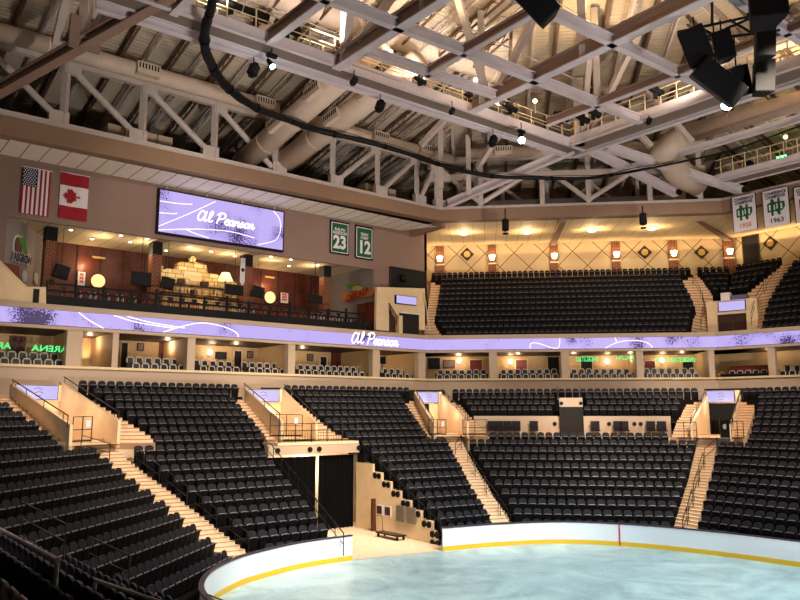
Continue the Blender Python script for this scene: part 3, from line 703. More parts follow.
# accessible platform in the far corner block
d_ = SX['d']; zp = d_.zf(11); FD = Frame((d_.d.x, d_.d.y), (d_.n.x, d_.n.y))
s0_, s1_ = d_.rows[10][0] - 0.3, d_.rows[10][1] + 0.3
nf = d_.n0 + d_.t * 11 - 0.6; nb = d_.n0 + d_.t * 14 - 0.62
mb = MB(); mb.fbox(FD, s0_ - 1.0, s1_ + 0.6, nf, nb, zp - 0.4, zp); struct('floor_accessible_platform', mb, M['tan'])
mb = MB(); mb.fbox(FD, s0_ - .9, s1_ + .5, nb - 0.16, nb, zp, d_.zf(14) + 0.15); struct('wall_platform', mb, M['fascia'])
def loose_chair(s_, lab):
    t = thing('padded_chair', lab, 'chair', FD.p(s_, nb - 0.75, zp), 'loose chairs on the accessible platform')
    MB().fbox(FD, s_ - .3, s_ + .3, nb - 0.95, nb - 0.45, zp + .45, zp + .55).build('seat', M['seat'], t)
    MB().fbox(FD, s_ - .3, s_ + .3, nb - 0.52, nb - 0.42, zp + .5, zp + 1.15).build('backrest', M['seat'], t)
    for a in (-.2, .2):
        for b in (-.92, -.5): MB().fbox(FD, s_ + a - .015, s_ + a + .015, nb + b - .015, nb + b + .015, zp, zp + .42).build('leg', M['rail'], t)
PLAT = lambda f: s0_ + (s1_ - s0_) * f
for i, f in enumerate((0.035, 0.075, 0.125, 0.175, 0.275, 0.62, 0.745, 0.78, 0.925, 0.985)): loose_chair(PLAT(f), 'black padded chair against the cream platform wall, %s from the middle portal' % ORD[i + 1])
for i, f in enumerate((0.395, 0.70, 0.84, 0.875)):
    single('wall_fixture', MB().disc(FD.p(PLAT(f), nb - 0.2, zp + 0.95), FD.n, 0.15, 0.06, 14), M['black'], 'round black wall fixture on the cream platform wall, %s from the middle portal' % ORD[i + 1], 'wall fixture', 'fixtures on the platform wall')
t = thing('vomitory_box', 'dark doorway with a cream lintel cut into the far corner block', 'doorway', FD.p(PLAT(.46), nb - .3, zp))
a, b = PLAT(0.425), PLAT(0.555)
MB().fbox(FD, a, b, nb - 0.35, nb - 0.2, zp, d_.zf(16) - 0.1).build('door_panel', M['darkroom'], t)
MB().fbox(FD, a, b, nb - 0.38, nb + 0.6, d_.zf(16) - 0.1, d_.zf(17) + 0.1).build('lintel', M['fascia'], t)
for s_ in (a, b): MB().tube([FD.p(s_, nb - .4, zp), FD.p(s_, nb - .4, zp + 1.9), FD.p(s_, nb + 1.6, d_.zf(17) + 1.0)], 0.03, 6).build('side_rail', M['rail'], t)
for f in (0.08, 0.92): MB().disc(FD.p(a + (b - a) * f, nb - 0.4, d_.zf(16) + 0.15), FD.n, 0.13, 0.05, 12).build('round_fixture', M['black'], t)

# ------------------------------------------------------------------ suite level, ribbon screen
YL, DM = 49.9, 65.45
Q1, Q2 = Vector((42.66, 49.9, 0)), Vector((59.94, 32.63, 0))
DR = FR.n.dot(Q2)
SEGS = [('end', FL, YL, 3.0, 42.66), ('far', FM, DM, FM.u.dot(Q1), FM.u.dot(Q2)), ('side', FR, DR, FR.u.dot(Q2), FR.u.dot(Q2) + 22)]
for nm, F, d, s0, s1 in SEGS:
    e0, e1 = (s0 - (3 if nm != 'end' else 0)), (s1 + (3 if nm != 'side' else 0))
    mb = MB(); mb.fbox(F, s0, s1, d, d + 0.25, 7.4, 9.82); struct('wall_suite_parapet_' + nm, mb, M['fascia'])
    mb = MB(); mb.fbox(F, s0, s1, d - 0.18, d + 0.4, 9.82, 9.98); struct('trim_ledge_' + nm, mb, M['cream'])
    mb = MB(); mb.fbox(F, e0, e1, d + 0.25, d + 6, 8.9, 9.42); struct('floor_suite_' + nm, mb, M['suitefloor'])
    mb = MB(); mb.fbox(F, e0, e1, d + 1.7, d + 6, 9.42, 9.92); struct('floor_suite_riser_' + nm, mb, M['suitefloor'])
    mb = MB(); mb.fbox(F, e0, e1, d + 0.02, d + 6, 12.30, 12.45); struct('ceiling_suite_' + nm, mb, M['darkwood'])
    mb = MB(); mb.fbox(F, e0, e1, d + 5.4, d + 5.6, 9.0, 12.4); struct('wall_suite_back_' + nm, mb, M['suitewall'])
    mb = MB(); mb.fbox(F, s0, s1, d - 0.05, d + 0.35, 12.26, 12.46); struct('trim_suite_header_' + nm, mb, M['fascia'])
    mb = MB(); mb.fbox(F, s0, s1, d - 0.02, d + 0.35, 13.46, 13.80); struct('trim_deck_edge_' + nm, mb, M['fascia'])
    t = thing('ribbon_screen', {'end': 'long violet ribbon screen along the end wall balcony, with white script lettering', 'far': 'violet ribbon screen under the far upper deck', 'side': 'violet ribbon screen along the far side balcony'}[nm], 'screen', F.p((s0 + s1) / 2, d, 12.5), 'ribbon screens')
    MB().fbox(F, s0, s1, d + 0.02, d + 0.3, 12.46, 13.46).build('screen_case', M['stand'], t)
    MB().fbox(F, s0, s1, d - 0.03, d + 0.02, 12.50, 13.44).build('screen_face', M['led'], t)
    if nm == 'end':
        stroke('script_lettering', script_polys('Al Pearson', (34.35,42.72)[0], 12.62, 4.9, 0.98), F, d - 0.06, 0.05, M['script'], t)
        stroke('drawn_line', [[(13.2, 13.42), (13.8, 13.0), (14.8, 12.5)], [(15.4, 13.4), (17.0, 13.05), (19.6, 12.82)], [(16.3, 13.4), (18.0, 13.1), (20.3, 12.9)], [(18.8, 12.52), (20.4, 13.1), (21.7, 13.36), (23.2, 13.2), (24.2, 12.85), (24.4, 12.52)]], F, d - 0.04, 0.035, M['thinline'], t)
    if nm == 'far':
        S_ = lambda x: s0 + (s1 - s0) * (x - 428) / 288
        stroke('drawn_line', [[(S_(533), 12.55), (S_(533.5), 12.95), (S_(540), 13.02), (S_(560), 12.55), (S_(563), 13.4)], [(S_(618), 13.42), (S_(619.5), 13.0)], [(S_(608), 12.52), (S_(620), 13.0), (S_(635), 13.16), (S_(648), 13.0), (S_(654.5), 12.55)]], F, d - 0.04, 0.04, M['thinline'], t)
# columns between the suites
for F, d, a, b, _z0, _z1 in ((FL, YL, 12.63,13.59,10.88,11.01), (FL, YL, 15.47,15.86,11.00,11.14), (FL, YL, 20.59,21.17,11.26,11.40), (FL, YL, 28.64,29.25,11.66,11.82), (FL, YL, 36.66,37.39,12.06,12.23), (FL, YL, 41.60,42.40,12.31,12.48),
                   (FM, DM, 0.23,0.92,12.29,12.46), (FM, DM, 6.41,7.09,12.23,12.40), (FM, DM, 12.71,13.29,12.17,12.34), (FM, DM, 18.63,19.12,12.12,12.29), (FR, DR, -20.97,-20.43,11.99,12.16)):
    mb = MB(); mb.fbox(F, a, b, d + 0.05, d + 0.65, 9.9, 12.3); struct('column_suite', mb, M['fascia'])
    if F is not FR:
        mb = MB(); mb.fbox(F, (a + b) / 2 - 0.06, (a + b) / 2 + 0.06, d + 0.65, d + 5.4, 9.1, 12.3); struct('partition_suite', mb, M['suitewall'])
SUITE = []
def room(kind, F, d, a, b, z0, z1, lab):
    """something on a suite's back wall: s from a to b, height z0 to z1"""
    c = F.p((a + b) / 2, d, z0)
    if kind == 'door':
        t = thing('suite_door', lab, 'door', c, 'doors at the back of the suites'); MB().fbox(F, a, b, d - .06, d, 9.5, z1).build('door_leaf', M['maroon'], t)
        mb = MB(); mb.fbox(F, a - .1, a, d - .1, d, 9.5, z1 + .1).fbox(F, b, b + .1, d - .1, d, 9.5, z1 + .1).fbox(F, a - .1, b + .1, d - .1, d, z1, z1 + .1); mb.build('door_frame', M['cream'], t)
        MB().ball(F.p(b - .1, d - .1, 10.3), .05, 8).build('door_knob', M['chrome'], t)
    elif kind == 'dark':
        t = thing('suite_door', lab, 'door', c, 'dark doorways at the back of the suites'); MB().fbox(F, a, b, d - .06, d, 9.5, z1).build('door_leaf', M['darkroom'], t)
        mb = MB(); mb.fbox(F, a - .1, a, d - .1, d, 9.5, z1 + .1).fbox(F, b, b + .1, d - .1, d, 9.5, z1 + .1).fbox(F, a - .1, b + .1, d - .1, d, z1, z1 + .1); mb.build('door_frame', M['cream'], t)
    elif kind == 'tv':
        t = thing('television', lab, 'tv', c, 'wall televisions in the suites'); MB().fbox(F, a, b, d - .14, d - .04, z0, z1).build('bezel', M['black'], t); MB().fbox(F, a + .05, b - .05, d - .15, d - .14, z0 + .05, z1 - .05).build('screen', M['blackgloss'], t)
    elif kind == 'pic':
        t = thing('framed_picture', lab, 'picture', c, 'pictures in the suites'); MB().fbox(F, a, b, d - .06, d, z0, z1).build('frame', M['darkwood'], t); MB().fbox(F, a + .08, b - .08, d - .07, d - .06, z0 + .08, z1 - .08).build('print', M['picture'], t)
    elif kind == 'wood':
        t = thing('wood_wall_lining', lab, 'wall panel', c, 'dark wood panels in the suites'); MB().fbox(F, a, b, d - .12, d, 9.5, z1).build('panel', M['wood'], t)
        for q in (.33, .66): MB().fbox(F, a + (b - a) * q - .03, a + (b - a) * q + .03, d - .15, d - .12, 9.6, z1 - .1).build('trim_strip', M['darkwood'], t)
    elif kind == 'lamp':
        t = thing('wall_sconce', lab, 'lamp', c, 'glowing sconces in the suites'); MB().fbox(F, (a + b) / 2 - .08, (a + b) / 2 + .08, d - .1, d, z0, z0 + .3).build('bracket', M['chrome'], t)
        MB().ball(F.p((a + b) / 2, d - .25, (z0 + z1) / 2), .2, 10).build('lamp_shade', M['glow_white'], t)
        SUITE.append((F.p((a + b) / 2, d - .75, (z0 + z1) / 2), 22))
    elif kind == 'signreflection':
        pass
SBL, SBM = YL + 5.35, DM + 5.35
room('wood', FL, SBL, 10.33,11.31,11.09,12.17, 'orange lit wood panel in the first suite of the end wall')
room('dark', FL, SBL, 13.07,13.59,11.22,12.47, 'dark doorway in the first suite of the end wall')
room('dark', FL, SBL, 17.74,18.17,10.72,12.11, 'dark doorway with pale frame in the suite past the bare lit niche')
room('pic', FL, SBL, 18.88,19.40,11.58,12.17, 'round looking grey picture beside the wood panelled recess')
room('wood', FL, SBL, 20.54,22.18,11.31,12.68, 'wide glossy wood panel in the suite under the club bar')
room('lamp', FL, SBL, 24.22,24.81,11.46,12.01, 'bright round sconce in the suite with the low television')
room('tv', FL, SBL, 25.07,26.01,11.27,11.82, 'small black television beside the bright round sconce')
room('dark', FL, SBL, 26.71,27.32,10.77,11.97, 'dark doorway beside the small black television')
room('pic', FL, SBL, 27.84,28.38,11.46,12.03, 'narrow framed picture beside a dark doorway, end wall suites')
room('pic', FL, SBL, 29.29,30.41,11.62,12.45, 'large dark framed picture in the end wall suites')
room('pic', FL, SBL, 33.52,34.13,11.46,12.06, 'framed picture in the suite with the maroon wood panel')
room('dark', FL, SBL, 34.85,35.47,11.07,11.86, 'low dark doorway beside the maroon wood panel')
room('wood', FL, SBL, 35.98,37.69,11.14,12.56, 'maroon wood panel in the suite below the white script lettering')
room('lamp', FL, SBL, 38.12,38.78,11.65,12.37, 'glowing sconce beside the maroon wood panel')
room('tv', FL, SBL, 41.38,42.43,11.52,12.17, 'black television in the corner suite of the end wall')
room('lamp', FL, SBL, 44.47,45.21,12.01,12.68, 'glowing sconce in the corner suite of the end wall')
room('tv', FM, SBM, -5.54,-4.40,11.14,12.18, 'black television in the first far suite past the corner')
room('pic', FM, SBM, -4.11,-2.98,11.22,11.98, 'grey framed picture in the first far suite past the corner')
room('lamp', FM, SBM, -2.88,-2.31,11.50,12.26, 'glowing sconce in the first far suite past the corner')
room('door', FM, SBM, -1.57,-0.44,10.55,11.96, 'dark red door in the first far suite past the corner')
room('lamp', FM, SBM, 1.91,2.56,11.37,12.22, 'brightest sconce, in the second far suite')
room('door', FM, SBM, 2.73,3.75,10.52,11.93, 'dark red door beside the brightest sconce')
room('dark', FM, SBM, 5.69,6.70,10.51,12.18, 'wide dark doorway in the second far suite')
room('dark', FM, SBM, 8.71,9.71,10.49,12.16, 'dark doorway behind green lettering in the third far suite')
room('lamp', FM, SBM, 10.81,11.35,11.31,12.14, 'glowing sconce between green lettering in the third far suite')
room('door', FM, SBM, 14.46,15.36,10.46,11.74, 'dark red door in the fourth far suite')
room('lamp', FM, SBM, 15.75,16.19,11.46,12.10, 'glowing sconce in the fourth far suite beside the red door')
room('tv', FM, SBM, 17.85,18.73,10.89,11.62, 'dark screen below green lettering in the fourth far suite')
# reflections of a green sign in the suite glass, built as glowing letters
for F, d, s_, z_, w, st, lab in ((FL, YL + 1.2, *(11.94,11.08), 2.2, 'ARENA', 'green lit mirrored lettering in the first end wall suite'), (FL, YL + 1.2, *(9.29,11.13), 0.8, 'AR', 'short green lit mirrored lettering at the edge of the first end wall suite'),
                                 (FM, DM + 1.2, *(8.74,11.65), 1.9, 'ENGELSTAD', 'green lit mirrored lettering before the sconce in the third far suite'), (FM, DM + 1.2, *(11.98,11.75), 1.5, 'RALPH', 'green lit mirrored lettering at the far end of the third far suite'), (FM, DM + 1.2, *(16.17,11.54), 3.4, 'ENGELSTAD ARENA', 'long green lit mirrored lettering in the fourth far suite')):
    o = text('lettering_reflection', st, F, F.p(s_, d, z_), 0.55, M['signreflection'], None, w, mirror=True, bold=0.01); tag(o, lab, 'lettering', 'green lettering in the suites')
# chairs of the suites: two rows behind the ledge
def suite_chair(F):
    t = thing('suite_chair', 'x', 'chair', (0, 0, 0), 'pale chairs in the suites')
    # local: faces -y
    mb = MB(); mb.hexa([(-.23, .06, .42), (.23, .06, .42), (.23, .14, .42), (-.23, .14, .42), (-.2, .16, 1.0), (.2, .16, 1.0), (.2, .22, 1.0), (-.2, .22, 1.0)]); ob = mb.build('backrest', M['tableblack'], t)
    mb = MB(); mb.tube([(-.25, .10, .62), (-.25, .18, .94), (-.17, .2, 1.07), (.17, .2, 1.07), (.25, .18, .94), (.25, .10, .62)], 0.05, 6); mb.build('back_frame', M['chairwhite'], ob)
    MB().box(-.25, .25, -.4, .12, .40, .50).build('seat', M['tableblack'], t)
    MB().box(-.05, .05, -.18, -.08, 0, .4).build('pedestal', M['chrome'], t)
    t.scale = (.9, .9, .92)
    return t
chair_proto = None; n_chair = 0
def chairs(F, d, a, b, lab):
    global chair_proto
    q = MB().fbox(F, a - .1, b + .1, d + 1.72, d + 1.84, 9.42, 10.42).fbox(F, a - .1, b + .1, d + 1.66, d + 1.95, 10.42, 10.47); single('drink_counter', q, M['tableblack'], 'black drink counter between the chair rows of ' + lab, 'counter', 'drink counters of the suites')
    m = max(1, int((b - a) / 0.60)); th = math.atan2(F.u.y, F.u.x)
    for row, (dn, z) in enumerate(((1.1, 9.42), (2.4, 9.92))):
        for i in range(m):
            p = F.p(a + (i + 0.5) * (b - a) / m, d + dn, z); l = 'pale backed suite chair, %s in the %s row of %s' % (ORD[i + 1], ('front', 'back')[row], lab)
            if chair_proto is None:
                chair_proto = suite_chair(F); chair_proto.location = p; chair_proto.rotation_euler = (0, 0, th); chair_proto['label'] = l
            else: dup(chair_proto, p, th, l)
for F, d, q, lab in ((FL, YL, (9.06,12.87,9.96,10.03), 'the first end wall suite'), (FL, YL, (17.16,21.05,10.27,10.34), 'the suite under the club bar'), (FL, YL, (22.03,25.26,10.44,10.52), 'the suite with the low television'), (FL, YL, (25.91,29.17,10.59,10.67), 'the suite with the large picture'),
                     (FL, YL, (30.25,37.39,10.83,10.91), 'the maroon panelled suite'), (FL, YL, (38.78,42.36,11.08,11.17), 'the corner suite'), (FM, DM, (-4.51,0.02,10.71,10.80), 'the first far suite'), (FM, DM, (1.17,6.30,10.68,10.76), 'the second far suite'),
                     (FM, DM, (7.42,12.62,10.64,10.72), 'the third far suite'), (FM, DM, (13.71,18.21,10.60,10.69), 'the fourth far suite'), (FR, DR, (-20.68,-18.49,10.60,10.68), 'the side suite')):
    chairs(F, d, q[0], q[1], lab)
# open bay past the fourth far suite: booth counter, wicker chairs
t = thing('booth_counter', 'long black counter with a maroon top panel in the open bay', 'counter', FR.p((-23.11,10.22)[0], DR + 1.2, 9.15))
a, b = (-25.11,10.29)[0], (-21.51,10.17)[0]
MB().fbox(FR, a, b, DR + 1.0, DR + 1.5, 9.15, 10.2).build('front_panel', M['black'], t); MB().fbox(FR, a + .2, b, DR + 2.4, DR + 2.6, 9.15, 11.0).build('back_panel', M['maroon'], t)
MB().fbox(FR, a - .05, b + .05, DR + .95, DR + 1.7, 10.2, 10.28).build('counter_top', M['tableblack'], t)
for i in range(5):
    w = dup(chair_proto, FR.p(a + 0.5 + i * (b - a - 1) / 4, DR + 1.95, 9.6), math.atan2(FR.u.y, FR.u.x), 'pale backed chair behind the black booth counter, %s from the wicker chairs' % ORD[i + 1])
for i, x in enumerate(((19.43,10.31)[0], (20.00,10.30)[0])):
    t = thing('wicker_chair', 'round wicker chair in the open bay, %s' % ('beside the column', 'nearer the black counter')[i], 'chair', FM.p(x, DM + 1.0, 9.15), 'wicker chairs')
    MB().tube([FM.p(x - .28, DM + .9, 9.6), FM.p(x - .3, DM + 1.2, 10.2), FM.p(x, DM + 1.3, 10.5), FM.p(x + .3, DM + 1.2, 10.2), FM.p(x + .28, DM + .9, 9.6)], 0.06, 6).build('back_frame', M['wicker'], t)
    MB().fbox(FM, x - .25, x + .25, DM + .8, DM + 1.3, 9.5, 9.62).build('seat', M['wicker'], t)
    for q in (-.2, .2): MB().fbox(FM, x + q - .03, x + q + .03, DM + .85, DM + 1.2, 9.15, 9.5).build('leg', M['wicker'], t)
NICHE = [(15.26,54.90,10.30), (15.94,54.90,10.33), (16.63,54.90,10.36)]
for i, p in enumerate(NICHE):
    t = thing('floor_uplight', 'small uplight at the foot of the bare niche wall, %s from the wide pillar' % ORD[i + 1], 'lamp', p, 'uplights in the bare niche')
    MB().disc((p[0], p[1], 10.02), (0, 0, 1), 0.12, 0.2, 12).build('case', M['chrome'], t); MB().disc((p[0], p[1], 10.13), (0, 0, 1), 0.09, 0.02, 12).build('lens', M['glow_white'], t)

# ------------------------------------------------------------------ club behind the end wall opening
CZ = 13.8; YU = 52.15; ZU = 19.55
mb = MB(); mb.box(4, 47, YL + 0.3, 60.5, 13.5, CZ); struct('floor_club', mb, M['suitefloor'])
mb = MB(); mb.box(6.5, 38.5, YU + .1, 59.9, 19.9, 20.0); struct('ceiling_club', mb, M['clubceil'])
mb = MB(); mb.box(9, 38.5, 59.5, 59.9, CZ, 20.0); struct('wall_club_back', mb, M['wood'])
mb = MB()
for i in range(14): mb.box(13.6 + i * 1.75, 13.66 + i * 1.75, 59.42, 59.5, CZ, 19.9)
struct('trim_club_panelling', mb, M['darkwood'])
mb = MB(); mb.prism([(9.1, YU + .1, CZ), (13.15, 59.5, CZ), (13.15, 59.5, 19.9), (9.1, YU + .1, 19.9)], (-.2, .15, 0)); struct('wall_club_sponsor', mb, M['greywall'])
mb = MB(); mb.box(38.35, 38.55, YU + .1, 59.9, CZ, 20); struct('wall_club_far', mb, M['greywall'])
# upper end wall with its opening
mb = MB(); mb.box(9.1, 38.4, YU, YU + .3, ZU, 24.0); struct('wall_end_upper', mb, M['taupe'])
mb = MB(); mb.box(2, 9.1, YU, YU + .3, CZ, 24.0); struct('wall_end_return', mb, M['taupe'])
mb = MB(); mb.box(38.4, 44.5, YU, YU + .3, CZ, 24.0); struct('wall_end_far', mb, M['taupe'])
mb = MB(); mb.box(44.2, 44.5, YU, 66, CZ, 24.6); struct('wall_deck_end', mb, M['cream'])
# brick pillars
for i, (x, lab) in enumerate(((12.40, 'brick pillar beside the leaf green sign wall'), (19.90, 'brick pillar beside the cream stone bar, leaf sign side'), (27.50, 'brick pillar with a white pennant beside the bar'), (35.20, 'brick pillar beside the orange sign board'))):
    t = thing('brick_pillar', lab, 'pillar', (x, 55.2, CZ), 'brick pillars in the club'); t['kind'] = 'thing'
    MB().box(x - .36, x + .36, 54.8, 55.6, CZ, 18.9).build('shaft', M['brick'], t); MB().box(x - .38, x + .38, 54.78, 55.62, 18.9, 19.9).build('top_panel', M['darkroom'], t)
for x in (19.90, 27.50, 35.20):
    mb = MB(); mb.prism([(x - .3, 54.8, 19.9), (x - .3, YU + .3, 19.55), (x - .3, YU + .3, 19.9)], (.6, 0, 0)); struct('trim_club_beam', mb, M['taupe'])
# balcony railing
t = thing('balcony_railing', 'long black balcony railing along the club above the ribbon screen', 'railing', (22, YL + .4, CZ))
MB().box(11.3, 36.0, YL + .35, YL + .45, CZ, CZ + .62).build('solid_panel', M['black'], t)
for z in (CZ + .95, CZ + 1.38): MB().box(11.3, 36.0, YL + .35, YL + .45, z - .06, z + .06).build('rail', M['black'], t)
for i in range(15): MB().box(11.3 + i * 1.76 - .06, 11.3 + i * 1.76 + .06, YL + .32, YL + .48, CZ, CZ + (1.75 if i % 3 == 1 else 1.5)).build('post', M['black'], t)
mb = MB(); mb.box(11.6, 36.5, YL + .8, 54.0, CZ, CZ + .32); struct('floor_club_tier', mb, M['suitefloor'])
# furniture behind the railing
def stool(x, y, lab):
    z = CZ + .32; t = thing('bar_stool', lab, 'stool', (x, y, z), 'bar stools along the club balcony')
    m1 = M['stoolred'] if (x * 7) % 3 < 1.3 else M['chairwhite']
    MB().box(x - .2, x + .2, y - .2, y + .2, z + .68, z + .75).build('seat', M['darkwood'], t)
    MB().box(x - .2, x + .2, y + .16, y + .2, z + .82, z + 1.12).build('backrest', M['tableblack'], t)
    for a in (-.17, .17):
        for b in (-.17, .17): MB().box(x + a - .03, x + a + .03, y + b - .03, y + b + .03, z, z + (.68 if b < 0 else .95)).build('leg', m1, t)
for i in range(26): stool(12.6 + i * 0.9, 51.3 + 0.12 * (i % 2), 'wooden bar stool behind the balcony railing, %s from the leaf sign' % ORD[i + 1])
for i in range(6):
    x = 13.8 + i * 4.0; t = thing('bar_table', 'narrow black bar table behind the balcony railing, %s from the leaf sign' % ORD[i + 1], 'table', (x, 52.4, CZ + .32), 'bar tables in the club')
    MB().box(x - .7, x + .7, 52.6, 53.3, CZ + 1.32, CZ + 1.40).build('table_top', M['tableblack'], t); MB().box(x - .08, x + .08, 52.9, 53.0, CZ + .32, CZ + 1.32).build('leg', M['tableblack'], t)
# loudspeakers and televisions hung in the club
def hung_speaker(c, sz, tilt, lab, w=None):
    t = thing('club_loudspeaker', lab, 'speaker', c, 'black loudspeakers in the club'); o = MB().box(-sz, sz, -.25, .25, -sz, sz).build('cabinet', M['black']); o.parent = t; o.rotation_euler = (0.1, tilt, 0)
    o2 = MB().tube([(0, 0, sz * .8), (0, 0.1, 19.9 - c[2])], .014, 5).build('hanger', M['black']); o2.parent = t
hung_speaker((13.00,54.00,16.64), .46, .2, 'tilted black loudspeaker beside the pillar by the leaf sign'); hung_speaker((20.49,54.00,16.64), .44, .15, 'tilted black loudspeaker in front of the cream stone bar'); hung_speaker((28.02,54.00,16.75), .44, .12, 'tilted black loudspeaker beside the white pennant')
for (a, b, z0, z1), lab in (((17.76,19.23,16.24,17.28), 'black television before the pillar beside the stone bar'), ((25.22,26.69,16.30,17.11), 'black television before the pillar with the white pennant'), ((32.76,34.16,16.34,17.03), 'black television beside the pillar by the orange sign board')):
    t = thing('television', lab, 'tv', ((a + b) / 2, 54.0, z0), 'televisions hung in the club'); MB().box(a, b, 53.95, 54.1, z0, z1).build('bezel', M['black'], t); MB().box(a + .06, b - .06, 53.93, 53.95, z0 + .06, z1 - .06).build('screen', M['blackgloss'], t)
    MB().box((a + b) / 2 - .015, (a + b) / 2 + .015, 54.0, 54.03, z1, 19.9).build('hanger', M['black'], t)
for c, lab in (((16.98,59.30,17.18), 'round cream lit wall shade on the wood wall by the leaf sign'), ((31.99,59.30,17.32), 'round cream lit wall shade on the wood wall past the bar')):
    t = thing('round_lamp', lab, 'lamp', c, 'round lit shades in the club'); MB().disc(c, (0, 1, 0), .52, .12, 24).build('lit_face', mat('lit cream shade', srgb(250, 222, 150), .6, emit=.9), t); MB().disc((c[0], c[1] + .12, c[2]), (0, 1, 0), .56, .16, 24).build('rim', M['darkwood'], t)
    t2 = thing('picture_light', 'small picture light above the ' + lab[:lab.index(' on')] + (' by the leaf sign' if c[0] < 25 else ' past the bar'), 'lamp', (c[0], c[1], c[2] + 1.9)); MB().box(c[0] - .5, c[0] + .5, c[1] + .1, c[1] + .3, c[2] + 1.85, c[2] + 1.95).build('shade', M['plaque'], t2); MB().box(c[0] - .45, c[0] + .45, c[1] + .12, c[1] + .2, c[2] + 1.8, c[2] + 1.85).build('bulb', M['plaque'], t2)
for (a, b, z0, z1), lab in (((15.41,16.10,16.60,17.84), 'white poster on the wood wall beside the round lit shade by the leaf sign'), ((33.01,33.95,16.87,17.98), 'white poster on the wood wall past the bar')):
    t = thing('wall_poster', lab, 'poster', (a, 59.4, z0), 'white posters in the club'); MB().box(a, b, 59.34, 59.42, z0, z1).build('frame', M['darkwood'], t); MB().box(a + .08, b - .08, 59.32, 59.34, z0 + .08, z1 - .08).build('sheet', M['cloth'], t)
    mb = MB()
    for i in range(3): mb.box(a + .2, b - .2, 59.30, 59.32, z0 + .3 + i * (z1 - z0 - .4) / 3, z0 + .5 + i * (z1 - z0 - .4) / 3)
    mb.build('printed_pattern', M['pinkink'], t)
a, b, z0, z1 = 26.76,27.16,17.56,19.54
t = thing('white_pennant', 'white pennant with a dark mark hanging on a brick pillar', 'pennant', (a, 54.7, z0)); MB().prism([(a, 54.7, z0), ((a + b) / 2, 54.7, z0 - .35), (b, 54.7, z0), (b, 54.7, z1), (a, 54.7, z1)], (0, .04, 0)).build('cloth', M['cloth'], t); MB().disc(((a + b) / 2, 54.68, (z0 + z1) / 2), (0, 1, 0), .16, .03, 12).build('mark', M['ink'], t)
# the cream stone back bar
t = thing('back_bar', 'tall cream stone back bar with a stepped gable, lit shelves behind the counter', 'bar', (24.5, 57.2, CZ))
OUT = [(21.12,15.17), (20.96,18.50), (21.20,18.53), (21.25,18.21), (21.53,18.37), (22.35,18.43), (22.37,18.92), (22.73,19.09), (23.32,19.04), (23.61,19.32), (24.00,19.16), (24.82,19.06), (24.94,18.40), (25.69,18.41), (26.23,18.21), (27.13,18.15), (27.60,17.77), (27.69,15.23)]
MB().prism([(s_, 57.0, z_) for s_, z_ in OUT], (0, .6, 0)).build('stone_wall', M['stone'], t)
a, b, z0, z1 = 22.91,24.35,17.58,18.32
MB().box(a, b, 56.85, 57.0, z0, z1).build('name_panel', M['cream'], t); mb = MB()
for i in range(4): mb.box(a + .2 + i * (b - a - .2) / 4, a + i * (b - a - .2) / 4 + .42, 56.82, 56.85, z0 + .3, z1 - .3)
mb.build('lettering_pattern', M['plaque'], t)
for (a, b, z0, z1) in ((22.39,22.89,17.29,17.62), (24.33,24.93,17.26,17.59)): MB().box(a, b, 56.6, 57.0, z0, z1).build('dark_bracket', M['darkwood'], t)
for z_ in ((23.37,17.11)[1], (23.40,16.38)[1]): MB().box(20.5, 28.2, 56.6, 57.0, z_, z_ + .1).build('shelf', M['darkwood'], t)
a, b, z0, z1 = 23.52,24.02,16.35,16.84; MB().box(a, b, 56.7, 57.0, z0, z1).build('niche', M['darkroom'], t)
MB().ball((23.52,56.80,19.32), .3, 8).build('finial', M['stone'], t)
for x in (21.4, 23.2, 25.7, 27.3): MB().box(x - .18, x + .18, 56.75, 57.0, CZ, 18.2 - abs(x - 24.4) * .35).build('pilaster', M['stone'], t)
for i in range(12):
    x = 20.7 + i * .63; z_ = (23.40,16.38)[1] + .1
    mb = MB(); mb.tube([(x, 56.75, z_), (x, 56.75, z_ + .28), (x, 56.75, z_ + .34), (x, 56.75, z_ + .5)], [.09, .09, .035, .035], 8)
    single('bottle', mb, M['bottle'], 'amber bottle on the lower shelf of the stone bar, %s from its leaf sign end' % ORD[i + 1], 'bottle', 'bottles on the stone bar')
c = (26.07,56.00,18.05)
t = thing('table_lamp', 'cream shaded lamp standing high at the far end of the stone bar', 'lamp', c); MB().tube([(c[0], c[1], c[2] - .3), (c[0], c[1], c[2] + .35)], [.6, .32], 14).build('lamp_shade', mat('lit lamp shade', srgb(255, 228, 160), .6, emit=1.3), t); MB().tube([(c[0], c[1], c[2] - 1.4), (c[0], c[1], c[2] - .3)], .06, 8).build('base', M['darkwood'], t)
t = thing('bar_counter', 'long dark bar counter in front of the cream stone bar', 'counter', (24.5, 55.6, CZ)); MB().box(20.4, 28.4, 55.7, 56.2, CZ, CZ + 1.05).build('front_panel', M['wood'], t); MB().box(20.3, 28.5, 55.6, 56.4, CZ + 1.05, CZ + 1.13).build('counter_top', M['darkwood'], t)
# downlights in the club ceiling
for i, p in enumerate(((13.65,54.88,19.88), (15.66,56.84,19.88), (16.99,54.37,19.88), (18.22,56.08,19.88), (18.88,54.29,19.88), (21.50,57.32,19.88), (22.43,54.95,19.88), (24.48,55.44,19.88), (26.78,55.85,19.88), (29.22,54.17,19.88), (31.14,54.22,19.88), (32.44,56.81,19.88), (34.21,54.83,19.88))):
    t = thing('ceiling_downlight', 'small bright downlight in the club ceiling, %s from the leaf sign wall' % ORD[i + 1], 'lamp', p, 'club downlights'); MB().disc((p[0], p[1], 19.89), (0, 0, 1), .16, .03, 12).build('rim', M['cream'], t); MB().disc((p[0], p[1], 19.865), (0, 0, 1), .12, .03, 12).build('lens', M['glow_white'], t)
